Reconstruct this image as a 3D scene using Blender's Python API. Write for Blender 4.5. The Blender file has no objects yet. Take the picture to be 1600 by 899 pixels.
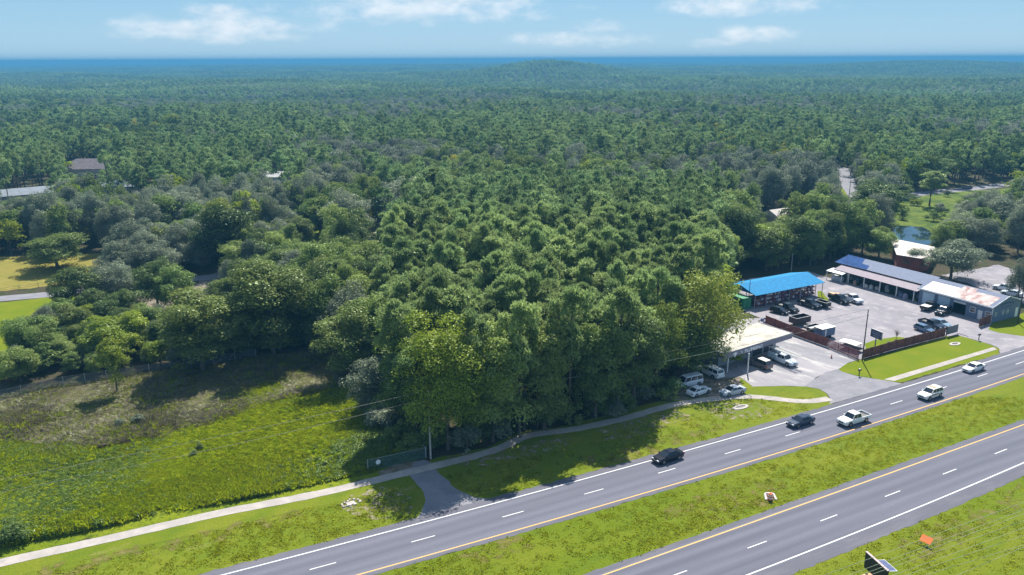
import bpy, math, random
import numpy as np
from mathutils import Vector
R=math.radians
rng=np.random.default_rng(7); random.seed(7)
sc=bpy.context.scene; COL=sc.collection
# ---------------------------------------------------------------- camera, sky, sun, exposure
FPX=1250.0; CH=56.0; PIT=R(15.92); ROL=R(-0.25)
cd=bpy.data.cameras.new('camera'); cam=bpy.data.objects.new('camera',cd); COL.objects.link(cam)
cd.sensor_width=36; cd.lens=36*FPX/1600; cd.clip_start=0.5; cd.clip_end=90000
cam.location=(0,0,CH)
from mathutils import Matrix
cam.matrix_world=Matrix.Translation((0,0,CH))@Matrix.Rotation(R(90)-PIT,4,'X')@Matrix.Rotation(ROL,4,'Z')
sc.camera=cam
SUN_AZ=math.atan2(0.22,0.97)   # clockwise from +Y
SUN_EL=R(50)
w=bpy.data.worlds.new('World'); sc.world=w; w.use_nodes=True
N=w.node_tree.nodes; Lk=w.node_tree.links; N.clear()
def nn(nodes,t,**k):
    n=nodes.new(t)
    for a,b in k.items(): setattr(n,a,b)
    return n
out=nn(N,'ShaderNodeOutputWorld'); bg=nn(N,'ShaderNodeBackground'); sky=nn(N,'ShaderNodeTexSky',sky_type='NISHITA')
sky.sun_disc=False; sky.sun_elevation=SUN_EL; sky.sun_rotation=SUN_AZ; sky.air_density=1.0; sky.dust_density=0.15; sky.ozone_density=1.6
def vmath(nodes,links,op,a,b=None):
    n=nn(nodes,'ShaderNodeMath',operation=op)
    for i,v in enumerate((a,b)):
        if v is None: continue
        if isinstance(v,(int,float)): n.inputs[i].default_value=v
        else: links.new(v,n.inputs[i])
    return n.outputs[0]
M_=lambda op,a,b=None: vmath(N,Lk,op,a,b)
tc=nn(N,'ShaderNodeTexCoord'); sep=nn(N,'ShaderNodeSeparateXYZ'); Lk.new(tc.outputs['Generated'],sep.inputs[0])
az=M_('ARCTAN2',sep.outputs[0],sep.outputs[1]); el=M_('ARCSINE',sep.outputs[2])
nz=nn(N,'ShaderNodeTexNoise'); nz.inputs['Scale'].default_value=26; nz.inputs['Detail'].default_value=8; nz.inputs['Roughness'].default_value=0.62
mp=nn(N,'ShaderNodeMapping'); mp.inputs['Scale'].default_value=(1,1,2.2); Lk.new(tc.outputs['Generated'],mp.inputs[0]); Lk.new(mp.outputs[0],nz.inputs[0])
nzc=M_('SUBTRACT',nz.outputs[0],0.5)
CL=[(345,42,150,20,1.0),(330,20,55,14,.9),(430,55,60,9,1.0),(660,12,215,22,0.9),(905,62,105,12,.8),(935,45,40,11,.5),(1170,10,115,15,0.9),(1185,55,62,13,1.0),(1110,68,40,7,.5),(300,45,110,12,.7)]
acc=None
for (px,py,wx,wy,s) in CL:
    a0=math.atan((px-800)/FPX*1.0/math.cos(PIT-math.atan((449.5-py)/FPX)*0)) ; 
    u=(px-800)/FPX; v=(449.5-py)/FPX
    Y=math.cos(PIT)+v*math.sin(PIT); Z=-math.sin(PIT)+v*math.cos(PIT)
    a0=math.atan2(u,Y); e0=math.atan2(Z,math.hypot(u,Y))
    dx=M_('DIVIDE',M_('SUBTRACT',az,a0),wx/FPX); dy=M_('DIVIDE',M_('SUBTRACT',el,e0),wy/FPX)
    d=M_('ADD',M_('MULTIPLY',dx,dx),M_('MULTIPLY',dy,dy))
    m=M_('MULTIPLY',M_('SUBTRACT',1.0,d),s)
    acc=m if acc is None else M_('MAXIMUM',acc,m)
acc=M_('MAXIMUM',acc,M_('MINIMUM',M_('MULTIPLY',M_('SUBTRACT',el,.22),9.0),.35))   # unseen bright cloud overhead, added to lift the fill light
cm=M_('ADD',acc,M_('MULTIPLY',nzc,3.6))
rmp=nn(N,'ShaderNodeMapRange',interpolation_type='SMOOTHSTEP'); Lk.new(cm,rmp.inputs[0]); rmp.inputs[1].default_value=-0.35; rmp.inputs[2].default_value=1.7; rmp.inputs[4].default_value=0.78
# shading inside the clouds: lighter tops from a second noise
nz2=nn(N,'ShaderNodeTexNoise'); nz2.inputs['Scale'].default_value=40; nz2.inputs['Detail'].default_value=5; Lk.new(mp.outputs[0],nz2.inputs[0])
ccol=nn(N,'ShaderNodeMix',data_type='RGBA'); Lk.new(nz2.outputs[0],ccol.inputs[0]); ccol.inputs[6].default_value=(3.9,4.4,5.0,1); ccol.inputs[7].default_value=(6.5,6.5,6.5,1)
K=0.93/(0.075*2**1.24)
gr=nn(N,'ShaderNodeValToRGB'); Lk.new(M_('MULTIPLY',el,1.6),gr.inputs[0]); E_=gr.color_ramp.elements; E_[0].position=0.0; E_[0].color=(.42,.68,.88,1); E_[1].position=1.0; E_[1].color=(.11,.28,.56,1)
for p_,c_ in ((.10,(.30,.58,.84,1)),(.22,(.22,.48,.78,1))): e_=E_.new(p_); e_.color=c_
grs=nn(N,'ShaderNodeMix',data_type='RGBA',blend_type='MULTIPLY'); grs.inputs[0].default_value=1; Lk.new(gr.outputs[0],grs.inputs[6]); grs.inputs[7].default_value=(K,K,K,1); grs.clamp_result=False
tint=nn(N,'ShaderNodeMix',data_type='RGBA'); tint.inputs[0].default_value=.92; Lk.new(sky.outputs[0],tint.inputs[6]); Lk.new(grs.outputs[2],tint.inputs[7])
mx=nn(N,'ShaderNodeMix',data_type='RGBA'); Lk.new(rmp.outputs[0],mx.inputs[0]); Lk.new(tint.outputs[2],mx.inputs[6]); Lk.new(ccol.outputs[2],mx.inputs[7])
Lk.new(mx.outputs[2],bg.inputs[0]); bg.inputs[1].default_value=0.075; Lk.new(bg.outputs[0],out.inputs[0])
sd=bpy.data.lights.new('sun','SUN'); sd.energy=4.1; sd.angle=R(0.53); sd.color=(1,0.95,0.86)
so=bpy.data.objects.new('sun',sd); COL.objects.link(so)
sdir=Vector((math.sin(SUN_AZ)*math.cos(SUN_EL),math.cos(SUN_AZ)*math.cos(SUN_EL),math.sin(SUN_EL)))
so.rotation_euler=sdir.to_track_quat('Z','Y').to_euler(); so.location=(0,100,300)
sc.view_settings.view_transform='Standard'; sc.view_settings.look='None'; sc.view_settings.gamma=1; sc.view_settings.exposure=1.27
sc.render.engine='CYCLES'
cy=sc.cycles; cy.max_bounces=6; cy.diffuse_bounces=3; cy.glossy_bounces=2; cy.transmission_bounces=3; cy.transparent_max_bounces=4; cy.volume_bounces=0
cy.caustics_reflective=False; cy.caustics_refractive=False; cy.use_denoising=True
try: cy.denoiser='OPENIMAGEDENOISE'; cy.denoising_prefilter='ACCURATE'
except Exception: pass
# ---------------------------------------------------------------- survey: a photo pixel (1600 wide) to a point on the ground plane, and back
def G(x,y,z=0.0):
    u=(x-800)/FPX; v=-(y-449.5)/FPX
    c,s=math.cos(ROL),math.sin(ROL); u,v=c*u-s*v,s*u+c*v
    X=u;Y=math.cos(PIT)+v*math.sin(PIT);Z=-math.sin(PIT)+v*math.cos(PIT)
    t=(z-CH)/Z
    return np.array([X*t,Y*t])
def P(X,Y,Z):
    z=Z-CH; d=Y*math.cos(PIT)-z*math.sin(PIT); v=(Y*math.sin(PIT)+z*math.cos(PIT))/d; u=X/d
    c,s=math.cos(ROL),math.sin(ROL); u,v=c*u+s*v,-s*u+c*v
    return 800+FPX*u,449.5-FPX*v
def hgt(x,y0,y1):
    b=G(x,y0); lo,hi=0,50
    for _ in range(40):
        m=(lo+hi)/2
        if P(b[0],b[1],m)[1]>y1: lo=m
        else: hi=m
    return lo
def inpoly(x,y,pl):
    x=np.asarray(x,float); y=np.asarray(y,float); r=np.zeros(x.shape,bool); n=len(pl)
    for i in range(n):
        x0,y0=pl[i]; x1,y1=pl[(i+1)%n]
        if y0==y1: continue
        c=((y0>y)!=(y1>y))&(x<(x1-x0)*(y-y0)/(y1-y0)+x0); r^=c
    return r
# ---------------------------------------------------------------- materials
MATS={}
def base_mat(name):
    m=bpy.data.materials.new(name); m.use_nodes=True; n=m.node_tree.nodes; l=m.node_tree.links; n.clear()
    o=nn(n,'ShaderNodeOutputMaterial'); b=nn(n,'ShaderNodeBsdfPrincipled'); l.new(b.outputs[0],o.inputs[0]); MATS[name]=m
    return m,n,l,b,o
def c4(c): return (c[0],c[1],c[2],1)
def plain(name,col,rough=0.6,metal=0.0,var=0.12,scale=3.0,spec=0.5,bump=0.0,coat=0.0):
    if name in MATS: return MATS[name]
    m,n,l,b,o=base_mat(name)
    t=nn(n,'ShaderNodeTexCoord'); z=nn(n,'ShaderNodeTexNoise'); z.inputs['Scale'].default_value=scale; z.inputs['Detail'].default_value=5
    l.new(t.outputs['Object'],z.inputs[0])
    r=nn(n,'ShaderNodeValToRGB'); r.color_ramp.elements[0].position=0.3; r.color_ramp.elements[1].position=0.7
    r.color_ramp.elements[0].color=c4([c*(1-var) for c in col]); r.color_ramp.elements[1].color=c4([min(1,c*(1+var)) for c in col])
    l.new(z.outputs[0],r.inputs[0]); l.new(r.outputs[0],b.inputs['Base Color'])
    b.inputs['Roughness'].default_value=rough; b.inputs['Metallic'].default_value=metal; b.inputs['Specular IOR Level'].default_value=spec
    b.inputs['Coat Weight'].default_value=coat
    if bump:
        bp=nn(n,'ShaderNodeBump'); bp.inputs['Strength'].default_value=bump; bp.inputs['Distance'].default_value=0.05; l.new(z.outputs[0],bp.inputs['Height']); l.new(bp.outputs[0],b.inputs['Normal'])
    return m
def ground_mat(name,layers,rough=0.95,bump=0.6,bdist=0.15,bscale=3.0,rot=0.0,stretch=1.0):
    """layers: first is a colour; then (colour, noise scale, low, high, detail, stretched)"""
    layers=[tuple(c*.88 for c in layers[0])]+[(tuple(c*.88 for c in la[0]),)+la[1:] for la in layers[1:]]
    m,n,l,b,o=base_mat(name)
    t=nn(n,'ShaderNodeTexCoord')
    mp=nn(n,'ShaderNodeMapping'); mp.inputs['Rotation'].default_value=(0,0,-rot); l.new(t.outputs['Object'],mp.inputs[0])
    ms=nn(n,'ShaderNodeMapping'); ms.inputs['Scale'].default_value=(stretch,1,1); l.new(mp.outputs[0],ms.inputs[0])
    cur=None
    for i,la in enumerate(layers):
        if i==0: cur=la; continue
        col,s,lo,hi,det,st=la
        z=nn(n,'ShaderNodeTexNoise'); z.inputs['Scale'].default_value=s; z.inputs['Detail'].default_value=det; z.inputs['Roughness'].default_value=0.65
        l.new((ms if st else mp).outputs[0],z.inputs[0])
        r=nn(n,'ShaderNodeMapRange'); l.new(z.outputs[0],r.inputs[0]); r.inputs[1].default_value=lo; r.inputs[2].default_value=hi
        x=nn(n,'ShaderNodeMix',data_type='RGBA'); l.new(r.outputs[0],x.inputs[0])
        if isinstance(cur,tuple): x.inputs[6].default_value=c4(cur)
        else: l.new(cur,x.inputs[6])
        x.inputs[7].default_value=c4(col); cur=x.outputs[2]
    l.new(cur,b.inputs['Base Color']); b.inputs['Roughness'].default_value=rough; b.inputs['Specular IOR Level'].default_value=0.08
    if bump:
        z=nn(n,'ShaderNodeTexNoise'); z.inputs['Scale'].default_value=bscale; z.inputs['Detail'].default_value=8; z.inputs['Roughness'].default_value=0.7; l.new(t.outputs['Object'],z.inputs[0])
        bp=nn(n,'ShaderNodeBump'); bp.inputs['Strength'].default_value=bump; bp.inputs['Distance'].default_value=bdist; l.new(z.outputs[0],bp.inputs['Height']); l.new(bp.outputs[0],b.inputs['Normal'])
    return m
def leaf_mat(name,c1,c2,trans=0.3,hv=0.25,nscale=0.35,gloss=0.02):
    m,n,l,b,o=base_mat(name); n.remove(b)
    t=nn(n,'ShaderNodeTexCoord'); z=nn(n,'ShaderNodeTexNoise'); z.inputs['Scale'].default_value=nscale; z.inputs['Detail'].default_value=3; l.new(t.outputs['Object'],z.inputs[0])
    oi=nn(n,'ShaderNodeObjectInfo')
    ad=nn(n,'ShaderNodeMath',operation='ADD'); l.new(z.outputs[0],ad.inputs[0])
    mu=nn(n,'ShaderNodeMath',operation='MULTIPLY_ADD'); l.new(oi.outputs['Random'],mu.inputs[0]); mu.inputs[1].default_value=1.1; mu.inputs[2].default_value=-0.55; l.new(mu.outputs[0],ad.inputs[1])
    x=nn(n,'ShaderNodeMix',data_type='RGBA'); x.clamp_factor=True; l.new(ad.outputs[0],x.inputs[0]); x.inputs[6].default_value=c4(c1); x.inputs[7].default_value=c4(c2)
    hs=nn(n,'ShaderNodeHueSaturation'); l.new(x.outputs[2],hs.inputs['Color'])
    wn=nn(n,'ShaderNodeTexWhiteNoise',noise_dimensions='1D'); l.new(oi.outputs['Random'],wn.inputs['W'])
    mv=nn(n,'ShaderNodeMath',operation='MULTIPLY_ADD'); l.new(wn.outputs[0],mv.inputs[0]); mv.inputs[1].default_value=hv*2; mv.inputs[2].default_value=1-hv; l.new(mv.outputs[0],hs.inputs['Value'])
    d=nn(n,'ShaderNodeBsdfDiffuse'); l.new(hs.outputs[0],d.inputs[0])
    tr=nn(n,'ShaderNodeBsdfTranslucent'); l.new(hs.outputs[0],tr.inputs[0])
    gl=nn(n,'ShaderNodeBsdfGlossy'); gl.inputs['Roughness'].default_value=0.42; gl.inputs[0].default_value=(.85,1,.7,1)
    s=nn(n,'ShaderNodeMixShader'); s.inputs[0].default_value=trans; l.new(d.outputs[0],s.inputs[1]); l.new(tr.outputs[0],s.inputs[2])
    s2=nn(n,'ShaderNodeMixShader'); s2.inputs[0].default_value=gloss; l.new(s.outputs[0],s2.inputs[1]); l.new(gl.outputs[0],s2.inputs[2])
    l.new(s2.outputs[0],o.inputs[0]); return m
RD=0.50  # overwritten by the fit below
# ---------------------------------------------------------------- mesh helpers
class MB:
    def __init__(s): s.v=[]; s.f=[]; s.m=[]; s.k=0
    def add(s,vs,fs):
        o=len(s.v); s.v+= [tuple(map(float,p)) for p in vs]; s.f+=[[i+o for i in f] for f in fs]; s.m+=[s.k]*len(fs); return s
    def box(s,x0,x1,y0,y1,z0,z1):
        return s.add([(x0,y0,z0),(x1,y0,z0),(x1,y1,z0),(x0,y1,z0),(x0,y0,z1),(x1,y0,z1),(x1,y1,z1),(x0,y1,z1)],[(0,3,2,1),(4,5,6,7),(0,1,5,4),(1,2,6,5),(2,3,7,6),(3,0,4,7)])
    def poly(s,pts): return s.add(pts,[list(range(len(pts)))])
    def prism(s,pts,z0,z1):
        n=len(pts); return s.add([(p[0],p[1],z0) for p in pts]+[(p[0],p[1],z1) for p in pts],[list(range(n))[::-1],list(range(n,2*n))]+[(i,(i+1)%n,n+(i+1)%n,n+i) for i in range(n)])
    def slab(s,quad,t):
        q=[Vector(p) for p in quad]; n=(q[1]-q[0]).cross(q[2]-q[0]).normalized()
        if n.z<0: n=-n
        b=[p-n*t for p in q]; k=len(q)
        return s.add(q+b,[list(range(k)),list(range(k,2*k))[::-1]]+[(i,(i+1)%k,k+(i+1)%k,k+i) for i in range(k)])
    def tube(s,pts,rad,seg=6,caps=True):
        pts=[Vector(p) for p in pts]; rings=[]; 
        if not hasattr(rad,'__len__'): rad=[rad]*len(pts)
        vs=[];fs=[]
        for i,p in enumerate(pts):
            d=(pts[min(i+1,len(pts)-1)]-pts[max(i-1,0)]).normalized()
            a=d.cross(Vector((0,0,1))); a=a.normalized() if a.length>1e-4 else Vector((1,0,0)); b=d.cross(a)
            for k in range(seg):
                t=2*math.pi*k/seg; vs.append(p+(a*math.cos(t)+b*math.sin(t))*rad[i])
        for i in range(len(pts)-1):
            for k in range(seg): fs.append((i*seg+k,i*seg+(k+1)%seg,(i+1)*seg+(k+1)%seg,(i+1)*seg+k))
        if caps: fs+= [tuple(range(seg))[::-1],tuple(range((len(pts)-1)*seg,len(pts)*seg))]
        return s.add(vs,fs)
    def loft(s,rings):
        n=len(rings[0]); vs=[p for r in rings for p in r]; fs=[]
        for i in range(len(rings)-1):
            for k in range(n): fs.append((i*n+k,i*n+(k+1)%n,(i+1)*n+(k+1)%n,(i+1)*n+k))
        fs+=[tuple(range(n))[::-1],tuple(range((len(rings)-1)*n,len(rings)*n))]
        return s.add(vs,fs)
    def mesh(s,name,mats):
        me=bpy.data.meshes.new(name); me.from_pydata(s.v,[],s.f)
        for m in (mats if isinstance(mats,(list,tuple)) else [mats]): me.materials.append(m)
        if s.k or any(s.m): me.polygons.foreach_set('material_index',s.m)
        me.update(); return me
    def build(s,name,mats,parent=None,smooth=False,recalc=True):
        me=s.mesh(name,mats)
        if recalc:
            import bmesh
            b=bmesh.new(); b.from_mesh(me); bmesh.ops.recalc_face_normals(b,faces=b.faces); b.to_mesh(me); b.free()
        if smooth: me.polygons.foreach_set('use_smooth',[True]*len(me.polygons))
        o=bpy.data.objects.new(name,me); COL.objects.link(o)
        if parent: o.parent=parent
        return o
def tag(o,label=None,cat=None,group=None,kind=None):
    if label: o['label']=label
    if cat: o['category']=cat
    if group: o['group']=group
    if kind: o['kind']=kind
    return o
def thing(name,label,cat,loc,rz=0,group=None):
    o=bpy.data.objects.new(name,None); COL.objects.link(o); o.empty_display_size=0.3
    o.location=(loc[0],loc[1],loc[2] if len(loc)>2 else 0); o.rotation_euler=(0,0,rz)
    return tag(o,label,cat,group)
def np_mesh(name,V,F,mat):
    """V (n,3), F (m,k) all the same corner count"""
    me=bpy.data.meshes.new(name); n,m,k=len(V),len(F),F.shape[1]
    me.vertices.add(n); me.vertices.foreach_set('co',V.astype(np.float32).ravel())
    me.loops.add(m*k); me.loops.foreach_set('vertex_index',F.astype(np.int32).ravel())
    me.polygons.add(m); me.polygons.foreach_set('loop_start',np.arange(0,m*k,k,dtype=np.int32)); me.polygons.foreach_set('loop_total',np.full(m,k,dtype=np.int32))
    me.update(calc_edges=True); me.materials.append(mat); return me
# ---------------------------------------------------------------- ground surfaces
GRASS=ground_mat('mown_grass',[(0.138,0.182,0.010),((0.182,0.205,0.016),0.12,0.42,0.62,4,0),((0.11,0.165,0.010),0.45,0.50,0.72,6,1),((0.26,0.245,0.075),0.22,0.60,0.74,8,1),((0.42,0.38,0.25),0.55,0.70,0.76,9,0),((0.085,0.13,0.01),3.0,0.52,0.8,6,0)],bump=0.9,bdist=0.16,bscale=4,rot=R(28),stretch=0.4)
GRASSM=ground_mat('median_grass',[(0.135,0.185,0.008),((0.178,0.205,0.014),0.10,0.42,0.6,4,1),((0.105,0.16,0.010),0.35,0.50,0.70,7,1),((0.30,0.30,0.11),1.6,0.66,0.76,8,0),((0.08,0.12,0.008),2.6,0.5,0.8,6,0)],bump=1.0,bdist=0.2,bscale=3.5,rot=R(28),stretch=0.3)
LITTER=ground_mat('woodland_floor',[(0.075,0.062,0.040),((0.045,0.06,0.02),0.3,0.45,0.6,6,0),((0.13,0.10,0.07),0.9,0.55,0.75,8,0)],bump=1,bdist=0.3)
FIELD=ground_mat('weedy_field',[(0.15,0.21,0.008),((0.21,0.25,0.01),0.09,0.45,0.6,5,0),((0.08,0.08,0.04),0.25,0.58,0.72,8,0),((0.05,0.09,0.012),0.9,0.5,0.7,8,0)],bump=1,bdist=0.4,bscale=1.8)
BRUSHG=ground_mat('dead_brush_ground',[(0.11,0.095,0.062),((0.08,0.105,0.03),0.2,0.5,0.62,8,0),((0.19,0.165,0.12),0.7,0.6,0.72,9,0),((0.06,0.05,0.04),1.3,0.5,0.7,9,0)],bump=1,bdist=0.5,bscale=1.5)
DRYG=ground_mat('yellow_pasture',[(0.235,0.20,0.045),((0.18,0.175,0.03),0.15,0.4,0.65,6,0),((0.36,0.28,0.10),0.5,0.55,0.75,8,0)],bump=0.4)
LAWN=ground_mat('bright_lawn',[(0.13,0.175,0.003),((0.165,0.188,0.006),0.2,0.45,0.6,6,0),((0.11,0.18,0.012),0.8,0.5,0.75,8,0)],bump=0.7)
def wear(m):
    n=m.node_tree.nodes; l=m.node_tree.links; b=[x for x in n if x.type=='BSDF_PRINCIPLED'][0]; src_=b.inputs['Base Color'].links[0].from_socket; mp=[x for x in n if x.type=='MAPPING'][0]
    wv=nn(n,'ShaderNodeTexWave',wave_type='BANDS',bands_direction='Y'); wv.inputs['Scale'].default_value=.314/1.8; wv.inputs['Distortion'].default_value=1.2; wv.inputs['Detail Scale'].default_value=.15; l.new(mp.outputs[0],wv.inputs[0])
    x=nn(n,'ShaderNodeMix',data_type='RGBA',blend_type='MULTIPLY'); f=nn(n,'ShaderNodeMath',operation='MULTIPLY'); l.new(wv.outputs[1],f.inputs[0]); f.inputs[1].default_value=.55; l.new(f.outputs[0],x.inputs[0]); l.new(src_,x.inputs[6]); x.inputs[7].default_value=(.72,.72,.74,1); l.new(x.outputs[2],b.inputs['Base Color']); return m
ASPH=ground_mat('road_asphalt',[(0.165,0.168,0.208),((0.135,0.138,0.172),0.35,0.42,0.62,3,1),((0.19,0.192,0.23),0.9,0.55,0.75,5,1),((0.125,0.128,0.155),9,0.45,0.8,6,0),((0.22,0.22,0.25),2.2,0.68,0.8,8,0)],rough=0.9,bump=0.2,bdist=0.01,bscale=40,rot=R(27.5),stretch=0.03)
wear(ASPH)
SHOUL=ground_mat('shoulder_asphalt',[(0.125,0.125,0.152),((0.165,0.16,0.185),0.9,0.45,0.65,8,1),((0.13,0.13,0.15),6,0.5,0.8,6,0)],rough=0.92,bump=0.3,bdist=0.01,bscale=30,rot=R(27.5),stretch=0.15)
DRIVE=ground_mat('driveway_asphalt',[(0.25,0.245,0.27),((0.20,0.20,0.225),0.3,0.42,0.62,8,0),((0.33,0.32,0.33),0.7,0.6,0.72,9,0),((0.16,0.16,0.18),2.0,0.6,0.8,8,0)],rough=0.92,bump=0.2,bdist=0.02,bscale=20)
LOT=ground_mat('lot_concrete',[(0.30,0.28,0.305),((0.235,0.225,0.25),0.12,0.40,0.6,8,0),((0.38,0.355,0.365),0.35,0.52,0.68,9,0),((0.27,0.22,0.19),0.28,0.62,0.76,9,0),((0.2,0.19,0.2),0.9,0.66,0.8,9,0)],rough=0.93,bump=0.2,bdist=0.02,bscale=12,rot=R(-60),stretch=0.5)
LOT2=ground_mat('shop_concrete',[(0.34,0.32,0.34),((0.25,0.245,0.27),0.16,0.42,0.6,8,1),((0.47,0.45,0.44),0.5,0.52,0.66,9,1),((0.33,0.27,0.24),0.3,0.64,0.76,9,0)],rough=0.93,bump=0.2,bdist=0.02,bscale=12,rot=R(-50),stretch=0.35)
PATHM=ground_mat('path_concrete',[(0.36,0.33,0.31),((0.44,0.40,0.37),0.4,0.45,0.62,8,0),((0.26,0.24,0.22),1.5,0.58,0.75,9,0)],rough=0.93,bump=0.15,bdist=0.01,bscale=15)
DIRT=ground_mat('leafy_dirt',[(0.24,0.20,0.165),((0.13,0.12,0.07),0.5,0.45,0.6,9,0),((0.38,0.33,0.28),0.9,0.56,0.7,9,0),((0.10,0.10,0.03),1.7,0.55,0.7,9,0)],bump=0.6,bdist=0.15)
PAINTW=ground_mat('white_road_paint',[(0.72,0.72,0.72),((0.55,0.55,0.56),1.2,0.45,0.75,8,0)],rough=0.7,bump=0)
PAINTY=ground_mat('yellow_road_paint',[(0.72,0.44,0.13),((0.60,0.42,0.24),0.6,0.45,0.75,8,0)],rough=0.7,bump=0)
CONC=plain('concrete',(0.40,0.36,0.33),0.9,var=0.2,scale=4,bump=0.3)

HILLS=[(125,2800,42,210,420,1.0),(1750,3500,36,480,500,1.0),(-500,5200,18,1500,900,1.0)]
def terrain(x,y):
    x=np.asarray(x,float); y=np.asarray(y,float); r=np.hypot(x,y)
    f=np.clip((r-620)/700,0,1); f=f*f*(3-2*f)
    z=f*(5*np.sin(x/310+1.3)*np.cos(y/420)+4*np.sin((x+y)/170+.5)-6)
    for cx,cy_,a,sx,sy,_ in HILLS: z=z+a*np.exp(-((x-cx)/sx)**2-((y-cy_)/sy)**2)
    return z
def ground_sheet():
    rs=np.concatenate([[1.0,20,60,120,200,300,400],np.geomspace(500,13500,56),[17000,24000,40500]]); nt=220; th=np.linspace(0,2*math.pi,nt,endpoint=False)
    X=(rs[:,None]*np.sin(th)).ravel(); Y=(rs[:,None]*np.cos(th)).ravel(); V=np.stack([X,Y,terrain(X,Y)],1)
    i,j=np.meshgrid(np.arange(len(rs)-1),np.arange(nt),indexing='ij'); i=i.ravel(); j=j.ravel()
    F=np.stack([i*nt+j,i*nt+(j+1)%nt,(i+1)*nt+(j+1)%nt,(i+1)*nt+j],1)
    me=np_mesh('ground',V,F,LITTER); o=bpy.data.objects.new('ground',me); COL.objects.link(o); o['kind']='structure'
    mb=MB(); mb.poly([(math.sin(t),math.cos(t),0) for t in th[::4]]); me2=mb.mesh('x',LITTER)
    return o
ground_sheet()
def jitter(pts,step,amp,seed):
    r=random.Random(seed); o=[]; n=len(pts)
    for i in range(n):
        a=np.array(pts[i]); b=np.array(pts[(i+1)%n]); L=np.hypot(*(b-a)); k=max(1,int(L/step)); nrm=np.array([-(b-a)[1],(b-a)[0]])/max(L,1e-6)
        if L>250: k=1
        for q in range(k): o.append(tuple(a+(b-a)*q/k+(nrm*r.gauss(0,amp) if (q or True) else 0)))
    return o
def gpoly(name,px,z,mat,amp=0.0,step=1.5,ground=False,kind='structure'):
    pts=[tuple(p) if ground else tuple(G(*p)) for p in px]
    if amp: pts=jitter(pts,step,amp,len(px)*7+int(abs(pts[0][0])))
    o=MB().poly([(p[0],p[1],z) for p in pts]).build(name,mat,recalc=False)
    if o.data.polygons[0].normal.z<0: o.data.flip_normals()
    o['kind']=kind; return o
# --- fit the painted lines of the two carriageways in a frame along the road
W1=[(350,898),(720,801.8),(1120,692.5),(1300,638),(1497.5,580),(1560,561)]
O1=[(563,898),(842,816.7),(940,791.5),(1122.5,740),(1350,665),(1520,610),(1597,587)]
D1=[(479,892.5),(640,848.5),(785,808.7),(913,773.5),(1030,740),(1135,710),(1229,682.5),(1392.5,632),(1527,589)]
O2=[(948.5,899),(1067,852.5),(1200,808),(1340,760),(1460,714),(1597,665)]
W2=[(1168,899),(1339,832),(1420,800),(1530,753),(1597,725)]
A0=R(27.6); E1=np.array([math.cos(A0),math.sin(A0)]); E2=np.array([-E1[1],E1[0]])
def fitline(px):
    g=np.array([G(*p) for p in px]); s=g@E1; n=g@E2; c=np.polyfit(s,n,2); return c,s.min(),s.max()
def curve(fit):
    c,a,b=fit
    def f(s):
        s=np.asarray(s,float); sc_=np.clip(s,a,b); v=np.polyval(c,sc_); d=2*c[0]*sc_+c[1]; return v+(s-sc_)*d
    return f
fW1,fO1,fO2,fW2=[curve(fitline(p)) for p in (W1,O1,O2,W2)]
def RP(s,n): return E1*s+E2*n
SS=np.concatenate([np.arange(-500,-60,40),np.arange(-60,200,4.0),np.arange(200,900,40)])
def strip(name,fa,fb,z,mat,s=SS,jit=0):
    a=fa(s); b=fb(s)
    if jit: a=a+rng.normal(0,jit,len(s)); 
    V=[];F=[]
    for i,t in enumerate(s):
        p=RP(t,a[i]); q=RP(t,b[i]); V+=[(p[0],p[1],z),(q[0],q[1],z)]
        if i: F.append((2*i-2,2*i-1,2*i+1,2*i))
    o=MB().add(V,F).build(name,mat,recalc=False)
    if o.data.polygons[0].normal.z<0: o.data.flip_normals()
    o['kind']='structure'; return o
SF=np.arange(-120,260,0.8)
off=lambda f,d:(lambda s:f(s)+d)
strip('road',off(fW1,0.35),off(fO1,-0.35),0.045,ASPH).name='road'
strip('road',off(fO2,0.35),off(fW2,-0.35),0.045,ASPH)
strip('road_shoulder',off(fW1,1.35),off(fW1,0.35),0.045,SHOUL,SF,0.09)
strip('road_shoulder',off(fO1,-0.85),off(fO1,-0.35),0.045,SHOUL,SF,0.07)
strip('road_shoulder',off(fO2,1.15),off(fO2,0.35),0.045,SHOUL,SF,0.06)
strip('road_shoulder',off(fW2,-2.2),off(fW2,-0.35),0.045,SHOUL,SF,0.09)
for f,m,nm in ((fW1,PAINTW,'edge_line'),(fO1,PAINTY,'median_line'),(fO2,PAINTY,'median_line'),(fW2,PAINTW,'edge_line')):
    strip(nm,off(f,0.09),off(f,-0.09),0.052,m)
# lane dashes: every 12.19 m, 3.05 m long
def lane(fa,fb,s0,name):
    k0=-12
    for k in range(k0,40):
        a=s0+12.19*k; s=np.linspace(a,a+3.05,3); mid=lambda t:(fa(t)+fb(t))/2
        strip(name,off(mid,0.07),off(mid,-0.07),0.052,PAINTW,s)
lane(fW1,fO1,float(np.mean([G(*p)@E1-12.19*k for p,k in zip(D1,(0,1,2,3,4,5,6,8,10))])),'lane_dash')
lane(fO2,fW2,float(np.mean([G(*p)@E1-12.19*k for p,k in zip([(1169.5,859),(1284,816),(1386,776.7),(1474,742.7),(1555,710.7)],range(5))])),'lane_dash')
for f,s0 in ((lambda t:(fW1(t)+fO1(t))/2,10),(lambda t:(fO2(t)+fW2(t))/2,14)):
    pass
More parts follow.
